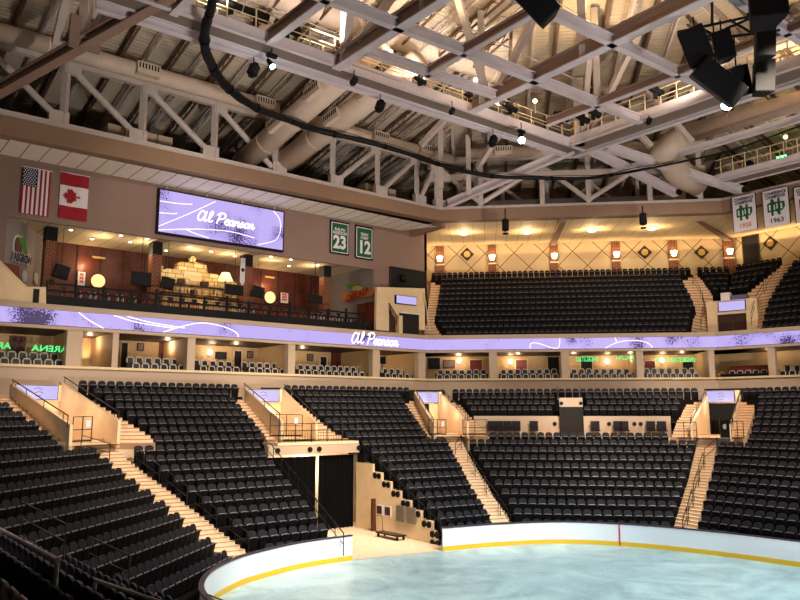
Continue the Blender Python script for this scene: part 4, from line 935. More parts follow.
# sponsor signs
FS = Frame((0.4877, 0.8730), (-0.8730, 0.4877)); ds = FS.n.dot(Vector((9.1, YU + .1, 0))) - .05
t = thing('sponsor_sign', 'white edged sign with a green letter A, brown disc and lettering on the grey wall', 'sign', (11.1, 54.6, 18))
ss = lambda p: FS.p(p[0], ds, p[1])
cD = (52.14,18.01)
MB().disc(FS.p(cD[0], ds, cD[1]), FS.n, .84, .06, 20).build('disc_edge', M['cloth'], t); MB().disc(FS.p(cD[0], ds - .05, cD[1]), FS.n, .68, .06, 20).build('disc', M['signbrown'], t)
LA = [(51.97,18.59), (52.84,18.86), (54.07,17.98), (53.26,17.74), (52.57,18.31), (52.15,18.39)]
cA = (sum(p[0] for p in LA) / 6, sum(p[1] for p in LA) / 6)
MB().prism([FS.p(cA[0] + (a - cA[0]) * 1.3, ds - .02, cA[1] + (z - cA[1]) * 1.12) for a, z in LA], -FS.n * .04).build('letter_edge', M['cloth'], t)
MB().prism([FS.p(a, ds - .08, z) for a, z in LA], -FS.n * .03).build('letter', M['signgreen'], t)
tL, tR = (51.09,17.15), (54.66,17.75)
tA = ((tL[0] + tR[0]) / 2 - .1, (tL[1] + tR[1]) / 2 - .12); tW = tR[0] - tL[0]
text('sign_lettering_edge', 'ASGROW', FS, FS.p(tA[0], ds - .12, tA[1]), .78, M['cloth'], t, tW, bold=0.08, tilt=.09); text('sign_lettering', 'ASGROW', FS, FS.p(tA[0], ds - .2, tA[1]), .78, M['ink'], t, tW * .97, bold=0.02, tilt=.09)
for p, lab in (((53.82,16.35), 'pale round disc low on the grey sponsor wall, nearer the stair wall'), ((56.24,16.60), 'pale round disc low on the grey sponsor wall, nearer the brick pillar')):
    single('wall_disc', MB().disc(FS.p(p[0], ds - .03, p[1]), FS.n, .42, .06, 18), M['cloth'], lab, 'wall disc', 'pale discs on the sponsor wall')
single('wall_screen_panel', MB().prism([FS.p(a, ds, z) for a, z in ((49.45,16.45), (52.61,16.81), (52.81,15.89), (49.69,15.34))], -FS.n * .06), M['maroon'], 'dark maroon panel low on the grey sponsor wall above the stair wall', 'wall panel')
# winged ear sign on the far club wall
xw = 38.3; VW = Frame((0, -1), (1, 0))
t = thing('sponsor_sign', 'winged green and yellow ear sign over an orange board with red lettering', 'sign', (xw, 55.0, 16.6))
BO = [(-56.91,17.44), (-57.00,17.74), (-56.59,17.87), (-52.36,17.84), (-51.91,17.69), (-51.84,17.42), (-52.20,17.20), (-56.41,17.29)]
MB().prism([VW.p(a, xw, z) for a, z in BO], (-.12, 0, 0)).build('board', M['orange'], t)
c0 = (-54.34,17.55); wL = abs((-56.10,17.77)[0] - (-52.65,17.34)[0])
text('sign_lettering', 'DEKALB', VW, VW.p(c0[0], xw - .14, c0[1]), 0.8, M['signred'], t, wL, bold=0.04, tilt=.12)
MB().prism([VW.p(a, xw, z) for a, z in ((-55.46,18.10), (-55.14,18.43), (-54.35,18.42), (-53.73,18.20), (-53.88,17.86))], (-.12, 0, 0)).build('ear', M['plaque'], t)
MB().prism([VW.p(a, xw, z) for a, z in ((-56.53,18.81), (-54.83,18.53), (-54.04,18.52), (-53.49,17.85), (-54.51,18.26), (-55.30,18.18), (-55.95,18.40))], (-.07, 0, 0)).build('wing', M['signgreen'], t)
t = thing('club_doors', 'dark maroon double door low on the far club wall', 'door', (xw, 54.0, CZ))
da, db, dz0, dz1 = -54.32,-51.82,14.97,16.58; dm = (da + db) / 2
for q0, q1 in ((da, dm - .04), (dm + .04, db)): MB().fbox(VW, q0, q1, xw - .06, xw, CZ, dz1).build('door_leaf', M['maroon'], t)
mb = MB(); mb.fbox(VW, da - .12, da, xw - .08, xw, CZ, dz1 + .1).fbox(VW, db, db + .12, xw - .08, xw, CZ, dz1 + .1).fbox(VW, da, db, xw - .08, xw, dz1, dz1 + .1); mb.build('door_frame', M['darkwood'], t)
# tan stair wall at the leaf sign end, tan upper portal at the other
mb = MB(); W_ = [(6.79,50.20,17.91), (8.53,50.20,16.23), (10.18,50.20,14.73), (11.24,50.20,14.84), (11.33,50.20,13.51), (7.13,50.20,13.51)]
mb.prism(W_, (0, .25, 0)); struct('wall_stair_end', mb, M['tan'])
mb = MB(); mb.prism([(6.77,50.10,17.98), (8.51,50.10,16.28), (10.15,50.10,14.78), (11.21,50.10,14.89), (11.22,50.10,14.81), (10.13,50.10,14.70), (8.52,50.10,16.16), (6.79,50.10,17.83)], (0, .4, 0)); struct('trim_stair_wall', mb, M['cream'])
a, b, z0, z1 = 10.52,10.86,13.71,14.71; mb = MB(); mb.box(a, b, 50.1, 50.2, 13.8, z1); single('wall_niche', mb, M['darkroom'], 'narrow dark slot in the tan stair wall', 'opening')
W_ = [(37.54,50.60,17.71), (42.94,50.60,18.14), (42.92,50.60,14.36), (40.28,50.60,14.36), (38.85,50.60,16.35), (38.85,50.60,14.00), (37.46,50.60,13.99)]
mb = MB(); mb.prism([W_[0], W_[1], W_[2], W_[3], W_[4]], (0, .3, 0)); struct('wall_upper_portal', mb, M['tan'])
mb = MB(); mb.prism([W_[0], W_[4], W_[5], W_[6]], (0, .3, 0)); struct('wall_upper_portal_side', mb, M['tan'])
a, b, z0, z1 = 39.98,42.14,14.23,15.65; mb = MB(); mb.box(a, b, 50.5, 50.62, CZ, z1); single('portal_doorway', mb, M['darkroom'], 'black doorway under the small violet sign at the deck corner', 'doorway')
mb = MB(); mb.box(a - .1, b + .1, 50.45, 50.62, z1, z1 + .12); struct('trim_upper_portal', mb, M['cloth'])
mb = MB(); mb.box(a - .5, a - .1, 50.0, 50.5, CZ, z1 - .3); single('white_post', mb, M['cream'], 'short cream post beside the black doorway at the deck corner', 'post')
a, b, z0, z1 = 39.44,41.76,16.45,17.20
t = thing('portal_sign', 'small violet lit sign on the tan portal at the deck corner', 'sign', (a, 50.4, z0), 'violet signs over the portals'); MB().box(a, b, 50.35, 50.6, z0, z1).build('sign_case', M['stand'], t); MB().box(a + .04, b - .04, 50.33, 50.35, z0 + .04, z1 - .04).build('sign_screen', M['ledsign'], t)
for lab, P0, P1 in (('black handrail on the sloping club side of the corner portal', (38.62,50.30,16.38), (40.27,50.30,14.33)), ('pale handrail on the seat side of the corner portal', (42.57,50.30,17.65), (43.25,50.30,14.36))):
    P0, P1 = Vector(P0), Vector(P1); t = thing('portal_handrail', lab, 'handrail', P1); MB().tube([P0, P1], .05, 6).build('rail', M['rail'] if 'black' in lab else M['cream'], t)
    for f in (.1, .5, .9): p = P0.lerp(P1, f); MB().tube([p, p - Vector((0, 0, .8))], .03, 5).build('post', M['rail'] if 'black' in lab else M['cream'], t)
a, b, z0, z1 = 40.11,44.22,18.20,19.97
t = thing('control_booth', 'wide black window of the control booth above the corner portal', 'window', (a, 52.1, z0)); MB().box(a, b, 52.0, 52.16, z0, z1).build('glass', M['blackgloss'], t); mb = MB(); mb.box(a - .08, a, 51.95, 52.16, z0, z1).box(b, b + .08, 51.95, 52.16, z0, z1).box(a - .08, b + .08, 51.95, 52.16, z1, z1 + .08); mb.build('frame', M['darkwood'], t)
MB().ball(((a + b) / 2 - .7, 51.9, (z0 + z1) / 2), .4, 10).build('camera_head', M['black'], t)
# rows of small black chairs at the corner of the club
for i in range(8):
    x = 34.5 + .62 * i; single('patio_chair', MB().box(x - .2, x + .2, 50.9, 51.3, CZ + .42, CZ + .5).box(x - .2, x + .2, 51.25, 51.32, CZ + .5, CZ + .95).box(x - .03, x + .03, 51.0, 51.2, CZ, CZ + .42), M['tableblack'], 'small black chair at the club corner, %s from the orange sign pillar' % ORD[i + 1], 'chair', 'black chairs at the club corner')

# ------------------------------------------------------------------ flags, screen, banners on the upper end wall
yf = YU - .12
a, b, z0, z1 = 9.71,11.48,19.88,22.97
t = thing('wall_flag', 'hanging flag with red and white stripes and a starred navy canton', 'flag', (a, yf, z0), 'national flags')
def cloth(x0, x1, z0, z1, y, amp=.04):
    mb = MB(); n = 16
    for i in range(n + 1):
        x = x0 + (x1 - x0) * i / n; yy = y + amp * math.sin(x * 5.0); mb.v += [Vector((x, yy, z0)), Vector((x, yy, z1)), Vector((x, yy + .02, z0)), Vector((x, yy + .02, z1))]
    for i in range(n):
        k = i * 4; mb.f += [(k, k + 4, k + 5, k + 1), (k + 2, k + 3, k + 7, k + 6), (k, k + 1, k + 3, k + 2) if i == 0 else (k + 1, k + 5, k + 7, k + 3)]; mb.mi += [0, 0, 0]
    return mb
cloth(a, b, z0, z1, yf).build('red_field', M['flagred'], t)
w = (b - a) / 13; cz = z1 - (z1 - z0) * .40
for i in range(6):
    x0 = a + w * (2 * i + 1); cloth(x0, x0 + w, z0 + .01, z1 - .01, yf - .025).build('white_stripe', M['cloth'], t)
can = cloth(a, a + w * 7, cz, z1, yf - .05).build('canton', M['flagblue'], t)
mb = MB()
for r in range(9):
    for q in range(6 if r % 2 == 0 else 5):
        x = a + w * 7 * ((q + .6 + (.5 if r % 2 else 0)) / 6.3); z = cz + (z1 - cz) * (r + .6) / 9.3; y = yf - .07 + .04 * math.sin(x * 5)
        mb.face([(x - .05, y, z), (x, y, z - .05), (x + .05, y, z), (x, y, z + .05)])
mb.build('star_pattern', M['cloth'], can)
MB().box(a - .05, b + .05, yf - .03, yf + .05, z1, z1 + .06).build('hanging_bar', M['cloth'], t)
a, b, z0, z1 = 12.08,13.90,19.93,23.08
t = thing('wall_flag', 'hanging red and white flag with a red leaf turned on its side', 'flag', (a, yf, z0), 'national flags')
cloth(a, b, z0, z1, yf).build('white_field', M['cloth'], t)
hz = (z1 - z0); cloth(a, b, z1 - hz * .27, z1 + .005, yf - .025).build('red_band', M['flagred'], t); cloth(a, b, z0 - .005, z0 + hz * .28, yf - .025).build('red_band', M['flagred'], t)
LEAF = [(0, 1), (.12, .75), (.28, .82), (.22, .45), (.42, .62), (.48, .5), (.7, .55), (.62, .3), (.74, .22), (.38, -.1), (.42, -.25), (.06, -.2), (.08, -.6), (-.08, -.6), (-.06, -.2), (-.42, -.25), (-.38, -.1), (-.74, .22), (-.62, .3), (-.7, .55), (-.48, .5), (-.42, .62), (-.22, .45), (-.28, .82), (-.12, .75)]
cx, cz_, k_ = (a + b) / 2 - .05, (z0 + z1) / 2, .72
MB().prism([(cx - q * k_, yf - .09, cz_ + p_ * k_) for p_, q in LEAF], (0, .02, 0)).build('leaf_emblem', M['flagred'], t)
MB().box(a - .05, b + .05, yf - .03, yf + .05, z1, z1 + .06).build('hanging_bar', M['cloth'], t)
# the big screen
a, b, z0, z1 = 18.80, 28.95, 19.98, 23.10
t = thing('wall_screen', 'large violet lit screen with white script lettering hung on the upper end wall', 'screen', (a, 51.8, z0))
ys = 51.78
MB().box(a - .12, b + .12, ys + .03, YU, z0 - .14, z1 + .1).build('screen_case', M['black'], t); MB().box(a, b, ys, ys + .03, z0, z1).build('screen_face', M['led'], t)
X_ = lambda f: a + (b - a) * f; Z_ = lambda f: z0 + (z1 - z0) * f
stroke('script_lettering', script_polys('Al Pearson', X_(.275), Z_(.40), (b - a) * .47, .86), FL, ys - .05, .06, M['script'], t)
stroke('drawn_line', [[(X_(.0), Z_(.72)), (X_(.15), Z_(.74)), (X_(.24), Z_(.78))], [(X_(.0), Z_(.44)), (X_(.1), Z_(.47)), (X_(.13), Z_(.5))], [(X_(.0), Z_(.12)), (X_(.2), Z_(.5)), (X_(.42), Z_(.95))], [(X_(0), Z_(.03)), (X_(.3), Z_(.2)), (X_(.55), Z_(.26)), (X_(.75), Z_(.2))], [(X_(.2), Z_(.14)), (X_(.27), Z_(.08)), (X_(.38), Z_(.02))], [(X_(.91), Z_(.98)), (X_(.965), Z_(.8)), (X_(.975), Z_(.5)), (X_(.93), Z_(.22)), (X_(.78), Z_(.04))]], FL, ys - .02, .035, M['thinline'], t)
for f in (.05, .36, .65, .93): MB().tube([(X_(f), ys + .2, z1 + .1), (X_(f), ys + .2, 23.5)], .04, 6).build('hanger', M['cream'], t)
# two green banners
def banner_green(q, l1, l2, num, lab):
    a, b, z0, z1 = q; t = thing('number_banner', lab, 'banner', (a, yf, z0), 'green number banners')
    MB().box(a - .1, b + .1, yf - .02, yf + .02, z0 - .12, z1 + .16).build('backing', M['black'], t)
    mb = MB(); e = .07; mb.box(a, b, yf - .05, yf - .02, z0, z0 + e).box(a, b, yf - .05, yf - .02, z1 - e, z1).box(a, a + e, yf - .05, yf - .02, z0, z1).box(b - e, b, yf - .05, yf - .02, z0, z1); mb.build('white_border', M['cloth'], t)
    MB().box(a + e, b - e, yf - .045, yf - .02, z0 + e, z1 - e).build('green_field', M['green'], t)
    xm = (a + b) / 2; h = z1 - z0
    text('name_lettering', l1, FL, (xm, yf - .06, z0 + h * .77), .34, M['cloth'], t, (b - a) * (.5 if l1 == 'TERRY' else .6), bold=.01); text('name_lettering', l2, FL, (xm, yf - .06, z0 + h * .655), .34, M['cloth'], t, (b - a) * (.82 if len(l2) > 6 else .5), bold=.01)
    text('number', num, FL, (xm, yf - .06, z0 + h * .33), 1.55, M['cloth'], t, (b - a) * (.66 if num == '12' else .74), bold=.06)
banner_green((33.72,35.46,20.54,23.16), 'RALPH', 'ENGELSTAD', '23', 'green banner with white number 23 on the upper end wall')
banner_green((36.31,38.03,20.43,23.13), 'TERRY', 'CASEY', '12', 'green banner with white number 12 on the upper end wall')

# ------------------------------------------------------------------ ring beam, soffits, back walls of the upper deck
YR, DRG, XR = 48.2, 64.3, 59.7
RA = Vector((7.6, 48.2, 0)); RB = Vector((DRG / R2 - YR, YR, 0)); RC = Vector((XR, DRG / R2 - XR, 0)); RD = Vector((XR, 4, 0)); RZ = Vector((-6, 34.6, 0))
RING = [RZ, RA, RB, RC, RD]
def ringpath(off):
    """the ring's plan line moved OFF metres outwards"""
    P = []
    for i, p in enumerate(RING):
        ns = []
        for q, r in ((i - 1, i), (i, i + 1)):
            if 0 <= q and r < len(RING): d = (RING[r] - RING[q]).normalized(); ns.append(Vector((-d.y, d.x, 0)))
        n = ns[0] if len(ns) == 1 else (ns[0] + ns[1]).normalized() / max(.3, (ns[0] + ns[1]).normalized().dot(ns[0]))
        P.append(p + n * off)
    return P
def ringband(o0, o1, z0, z1, name, m):
    A, B = ringpath(o0), ringpath(o1); mb = MB()
    zz = lambda z, i: z[i] if isinstance(z, (list, tuple)) else z
    for i in range(len(A)):
        mb.v += [Vector((A[i].x, A[i].y, zz(z0, i))), Vector((B[i].x, B[i].y, zz(z0, i))), Vector((B[i].x, B[i].y, zz(z1, i))), Vector((A[i].x, A[i].y, zz(z1, i)))]
    for i in range(len(A) - 1):
        for j in range(4): mb.f.append((i * 4 + j, i * 4 + 4 + j, i * 4 + 4 + (j + 1) % 4, i * 4 + (j + 1) % 4)); mb.mi.append(0)
    return struct(name, mb, m)
ringband(0.0, 0.9, [23.55, 23.55, 23.9, 23.9, 23.9], [24.75, 24.75, 24.9, 24.9, 24.9], 'trim_ring_fascia', M['ring'])
ringband(0.12, 0.8, [24.75, 24.75, 24.9, 24.9, 24.9], 25.18, 'trim_ring_top', M['steel'])
mb = MB(); mb.face([(2, YR + .7, 23.56), (RB.x + .3, YR + .7, 23.56), (41.4, YU, 23.56), (2, YU, 23.56)]); struct('ceiling_soffit_end', mb, M['soffit_l'])
DBK = 77.2; XBK = 72.3
BKs1 = FM.u.dot(Vector((XBK, DBK / R2 - XBK, 0)))
fb = lambda s_: FM.p(s_, DBK, 24.55)
P0, P1 = FM.p(FM.u.dot(RB) - .2, DRG + .8, 23.92), FM.p(FM.u.dot(RC) + .2, DRG + .8, 23.92)
zs_ = lambda p: Vector((p.x, p.y, 23.92 + (FM.n.dot(p) - DRG - .8) * .63 / (DBK - DRG - .8)))
Cs = [P0, P1, FM.p(BKs1, DBK, 0), FM.p(FM.u.dot(Vector((44.2, DBK / R2 - 44.2, 0))), DBK, 0), Vector((44.3, 52.2, 0)), Vector((41.5, 52.2, 0))]
Cs = [zs_(p) for p in Cs]; mb = MB()
for i in range(1, 5): mb.face([Cs[0], Cs[i], Cs[i + 1]])
struct('ceiling_soffit_far', mb, M['soffit_m'])
mb = MB(); mb.face([P1, (XR + .8, 2, 23.92), (XBK, 2, 24.6), FM.p(BKs1, DBK, 24.55)]); struct('ceiling_soffit_side', mb, M['soffit_m'])
s_a = FM.u.dot(Vector((44.3, DBK / R2 - 44.3, 0)))
mb = MB(); mb.fbox(FM, s_a - 3, BKs1, DBK, DBK + .3, 18.5, 25.0); struct('wall_deck_back', mb, M['diam_m'])
mb = MB(); mb.fbox(FV, -(DBK / R2 - XBK), 0, XBK, XBK + .3, 18.5, 25.2); struct('wall_deck_side', mb, M['diam_r'])
# soffit beams
for A_, B_, nm in ((Vector((43.5, 48.6, 23.75)), Vector((42.6, 52.3, 23.4)), 'a'), (FM.p((6.86,24.15)[0], DRG + .5, 23.8), FM.p((7.07,24.47)[0], DBK - .2, 24.45), 'b'), (Vector((58.28,33.51,24.28)), Vector((XBK - .3, DBK / R2 - XBK + .2, 24.4)), 'c')):
    mb = MB(); mb.bar(A_, B_, .55, .5); struct('trim_soffit_beam', mb, M['ring'])
# brick pilasters with sconces, diamond plaques, downlights, hung speakers
SCON = []
PILX = (440, 492, 554, 616, 673)
for i, x in enumerate(PILX):
    s_ = ((-4.70,23.50)[0], (0.76,23.37)[0], (7.14,23.21)[0], (13.40,23.06)[0], (19.06,22.92)[0])[i]
    t = thing('brick_pilaster', 'brick pilaster on the diamond panelled wall, %s from the end wall' % ORD[i + 1], 'pilaster', FM.p(s_, DBK, 18.5), 'brick pilasters behind the upper deck'); t['kind'] = 'thing'
    MB().fbox(FM, s_ - .4, s_ + .4, DBK - .35, DBK, 18.5, 24.4).build('shaft', M['brick'], t); MB().fbox(FM, s_ - .44, s_ + .44, DBK - .4, DBK, 22.35, 22.5).build('band', M['cream'], t)
    SCON.append((FM, s_, DBK - .35))
s_c = BKs1 - .6
t = thing('brick_pilaster', 'brick pilaster in the corner beside the dark door of the upper deck', 'pilaster', FM.p(s_c, DBK, 18.5), 'brick pilasters behind the upper deck'); t['kind'] = 'thing'
MB().fbox(FM, s_c - .45, s_c + .45, DBK - .5, DBK, 18.5, 24.4).build('shaft', M['brick'], t); MB().fbox(FM, s_c - .6, s_c + .6, DBK - .55, DBK, 22.35, 22.5).build('band', M['cream'], t); SCON.append((FM, s_c, DBK - .5))
for i, (F, s_, d) in enumerate(SCON):
    t = thing('wall_sconce', 'bright wall sconce on a brick pilaster of the upper deck, %s from the end wall' % ORD[i + 1], 'lamp', F.p(s_, d, 23.0), 'sconces on the brick pilasters')
    MB().fbox(F, s_ - .15, s_ + .15, d - .1, d, 22.75, 23.25).build('bracket', M['plaque'], t)
    MB().tube([F.p(s_, d - .28, 22.75), F.p(s_, d - .28, 23.25)], [.2, .34], 12).build('lamp_shade', M['glow_warm'], t)
for i, (F, s_, d, z_) in enumerate(((FM, (-1.85,23.54)[0], DBK, (-1.85,23.54)[1]), (FM, (16.31,23.30)[0], DBK, (16.31,23.30)[1]), (FM, (21.91,23.16)[0], DBK, (21.91,23.16)[1]), (FV, (-33.15,23.37)[0], XBK, (-33.15,23.37)[1]))):
    t = thing('diamond_plaque', 'gold diamond plaque on the panelled wall of the upper deck, %s from the end wall' % ORD[i + 1], 'plaque', F.p(s_, d, z_), 'gold diamond plaques')
    D_ = lambda r, n: [F.p(s_ - r, n, z_), F.p(s_, n, z_ - r), F.p(s_ + r, n, z_), F.p(s_, n, z_ + r)]
    MB().prism(D_(.74, d - .06), F.n * .06).build('dark_edge', M['plaqueedge'], t); MB().disc(F.p(s_, d - .08, z_), F.n, .34, .06, 16).build('face', M['plaque'], t)
a, b, z0, z1 = -35.82,-34.33,21.29,24.39
t = thing('exit_door', 'dark door at the top of the upper deck, in the corner', 'door', FV.p(a, XBK, z0)); MB().fbox(FV, a, b, XBK - .06, XBK, z0, z1).build('door_leaf', M['darkroom'], t); mb = MB(); mb.fbox(FV, a - .12, a, XBK - .1, XBK, z0, z1 + .1).fbox(FV, b, b + .12, XBK - .1, XBK, z0, z1 + .1).fbox(FV, a, b, XBK - .1, XBK, z1, z1 + .1); mb.build('door_frame', M['plaqueedge'], t)
DOWN = [(48.09,50.83,24.10), (52.53,46.80,24.10), (56.75,42.46,24.10), (60.51,38.49,24.10)]
for i, p in enumerate(DOWN):
    t = thing('soffit_downlight', 'bright round downlight in the cream soffit over the upper deck, %s from the end wall' % ORD[i + 1], 'lamp', p, 'soffit downlights'); MB().disc((p[0], p[1], 24.12), (0, 0, 1), .42, .1, 14).build('rim', M['cream'], t); MB().disc((p[0], p[1], 24.04), (0, 0, 1), .34, .08, 14).build('lens', M['glow_white'], t)
for i, p in enumerate(((44.63,42.13,22.60), (52.96,34.48,22.90))):
    t = thing('hung_loudspeaker', 'slim black loudspeaker hung from the cream soffit, %s from the end wall' % ORD[i + 1], 'speaker', p, 'slim loudspeakers over the upper deck'); MB().tube([(p[0], p[1], p[2] - .55), (p[0], p[1], p[2] - .45), (p[0], p[1], p[2] + .45), (p[0], p[1], p[2] + .55)], [.12, .3, .3, .12], 10).build('cabinet', M['black'], t); MB().tube([(p[0], p[1], p[2] + .5), (p[0], p[1], 24.0)], .06, 6).build('hanger', M['black'], t); MB().disc((p[0], p[1], p[2] - .75), (0, 0, 1), .25, .1, 10).build('foot_plate', M['black'], t)
# tan portal block in the upper bend
zc0 = 13.8; C4 = [Vector((62.40,34.86,13.80)), Vector((63.43,30.79,13.80))]
mb = MB(); A_, B_ = C4; dd = (B_ - A_).normalized(); FP = Frame((dd.x, dd.y), (-dd.y, dd.x)); o0 = FP.u.dot(A_); wd = (B_ - A_).length; n0 = FP.n.dot(A_) + .7
mb.fbox(FP, o0, o0 + wd * .20, n0, n0 + 5, 13.5, 16.95).fbox(FP, o0 + wd * .78, o0 + wd, n0, n0 + 5, 13.5, 16.95).fbox(FP, o0, o0 + wd, n0 + .05, n0 + 5, 15.7, 16.95); struct('wall_upper_bend_portal', mb, M['tan'])
t = thing('portal_doors', 'dark double doors below the violet sign in the upper bend', 'door', FP.p(o0 + wd / 2, n0 + .3, 13.6)); 
for f0, f1 in ((.2, .485), (.495, .78)): MB().fbox(FP, o0 + wd * f0, o0 + wd * f1, n0 + .3, n0 + .36, 13.6, 15.7).build('door_leaf', M['darkwood'], t)
t = thing('portal_sign', 'pale violet lit sign over the dark doors in the upper bend', 'sign', FP.p(o0 + wd / 2, n0, 17), 'violet signs over the portals'); MB().fbox(FP, o0 + wd * .24, o0 + wd * .79, n0 - .08, n0 + .06, 15.95, 16.85).build('sign_case', M['stand'], t); MB().fbox(FP, o0 + wd * .255, o0 + wd * .775, n0 - .1, n0 - .08, 15.99, 16.81).build('sign_screen', M['ledsign'], t)
single('white_cabinet', MB().fbox(FP, o0 + wd * .28, o0 + wd * .46, n0 + .4, n0 + 1.2, 16.95, 17.7), M['cloth'], 'small white cabinet on top of the tan portal block', 'cabinet')
single('blue_ledge_cover', MB().fbox(FP, o0 + wd * .48, o0 + wd * .8, n0 + .4, n0 + 1.2, 16.95, 17.4), M['bluegrey'], 'blue grey cover on top of the tan portal block', 'cover')
# upper stairs
su, sv_, sw, sx_ = SX['u'], SX['v'], SX['w'], SX['x']
def stair_between(P, Q, n, z0, z1, lab):
    """P, Q: (front, back) xy of the two edges"""
    A = [Vector(P[0]).lerp(Vector(P[1]), j / n) for j in range(n + 1)]; B = [Vector(Q[0]).lerp(Vector(Q[1]), j / n) for j in range(n + 1)]
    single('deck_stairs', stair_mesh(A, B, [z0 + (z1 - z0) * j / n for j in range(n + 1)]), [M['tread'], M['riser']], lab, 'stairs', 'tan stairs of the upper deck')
e = lambda sec, k, side, o: sec.fpt(k, sec.span(k, side) + o, 0)
A, B, zs = [], [], []
for j in range(24):
    k = j / 2; B.append(e(su, k, 0, -.06)); A.append(Vector(e(su, 0, 0, -2.0)).lerp(Vector(e(su, 10, 0, -1.0)), k / 10)); zs.append(su.zf(k))
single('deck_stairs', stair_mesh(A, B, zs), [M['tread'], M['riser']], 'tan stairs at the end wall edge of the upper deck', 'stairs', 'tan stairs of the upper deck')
A, B, zs = [], [], []
for j in range(24):
    k = j / 2; A.append(e(su, k, 1, .06)); q = Vector(FP.p(o0, n0, 0)).lerp(e(sv_, 7, 0, -.06), min(1, k / 5.5)) if k < 7 else e(sv_, k, 0, -.06); B.append(q); zs.append(su.zf(k))
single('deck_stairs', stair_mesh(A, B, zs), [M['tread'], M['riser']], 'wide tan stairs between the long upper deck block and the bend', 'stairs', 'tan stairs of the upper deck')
A, B, zs = [], [], []
for j in range(24):
    k = j / 2; B.append(e(sx_, k, 0, -.06)); q = Vector(FP.p(o0 + wd, n0, 0)).lerp(e(sw, 7, 1, .06), min(1, k / 6.5)) if k < 7 else e(sw, k, 1, .06); A.append(q); zs.append(sx_.zf(k))
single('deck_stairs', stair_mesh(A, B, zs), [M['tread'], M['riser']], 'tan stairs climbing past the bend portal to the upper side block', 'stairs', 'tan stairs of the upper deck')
stair_between((e(sv_, 7, 1, .06), e(sv_, 11, 1, .06)), (e(sw, 7, 0, -.06), e(sw, 11, 0, -.06)), 8, sv_.zf(7), sv_.zf(11), 'narrow tan stairs between the two small blocks above the bend portal')

# ------------------------------------------------------------------ roof deck, joists
def rz(x, y):
    d = min(YR - y, DRG - (x + y) * R2, XR - x, (x - 7.6 + (48.2 - y)) * R2 + 12); return 31.1 + .21 * d
mb = MB(); NX, NY = 46, 38; X0, Y0, DXY = -6.0, -2.0, 1.9
for j in range(NY):
    for i in range(NX): x, y = X0 + i * DXY, Y0 + j * DXY; mb.v.append(Vector((x, y, rz(x, y))))
for j in range(NY - 1):
    for i in range(NX - 1): a = j * NX + i; mb.f.append((a, a + 1, a + NX + 1, a + NX)); mb.mi.append(0)
struct('roof_deck', mb, M['deck'])
mb = MB(); mb.box(-6, 80, 64, 64.3, 18, 31); struct('wall_outer_end', mb, M['darkroom'])
mb = MB(); mb.box(79, 79.3, -2, 64, 18, 31); struct('wall_outer_side', mb, M['darkroom'])
mb = MB(); mb.box(-6, 44.1, 53, 64, 23.9, 24.0); struct('floor_attic', mb, M['darkroom'])
mb = MB(); mb.fbox(FM, -40, 70, 78, 90, 25.1, 25.2); struct('floor_attic_far', mb, M['darkroom'])
def joist(p, q):
    p, q = Vector(p), Vector(q); mb = MB(); L = (q - p).length; n = max(2, int(L / 1.6)); d = (q - p) / n; dn = Vector((0, 0, .62))
    mb.bar(p, q, .24, .10).bar(p - dn, q - dn, .16, .09)
    for i in range(n): a = p + d * i; mb.bar(a, a + d / 2 - dn, .05, .05).bar(a + d / 2 - dn, a + d, .05, .05)
    struct('trim_roof_joist', mb, M['steel'] if len(bpy.data.objects) % 2 else M['browndark'])
z_ = lambda x, y: Vector((x, y, rz(x, y) - .2))
for i in range(26):
    x = 1.5 + i * 1.6; y1 = max(DRG / R2 - x, 0) if x > RB.x else 60
    yb = 20.0
    while DRG - (x + yb) * R2 < YR - yb and yb < 58: yb += .5
    if yb < 56: joist(z_(x, 60), z_(x, yb))
for i in range(24):
    s_ = FM.u.dot(RB) - 10 + i * 1.6; pts = [FM.p(s_, d, 0) for d in [76 - .5 * j for j in range(90)]]
    ok = [p for p in pts if abs(DRG - FM.n.dot(p) - min(YR - p.y, DRG - FM.n.dot(p), XR - p.x)) < 1e-3]
    if len(ok) > 6: joist(z_(ok[0].x, ok[0].y), z_(ok[-1].x, ok[-1].y))
for i in range(20):
    y = 2 + i * 1.65; xb = 30.0
    while DRG - (xb + y) * R2 < XR - xb and xb < 70: xb += .5
    joist(z_(72, y), z_(xb, y))
for i in range(5):
    y = 44 - i * 5.5; mb = MB(); mb.bar(z_(-4, y) - Vector((0, 0, .7)), z_(DRG / R2 - y - 8 if y > 25 else 42, y) - Vector((0, 0, .7)), .05, .05); struct('trim_roof_tie', mb, M['steel'])

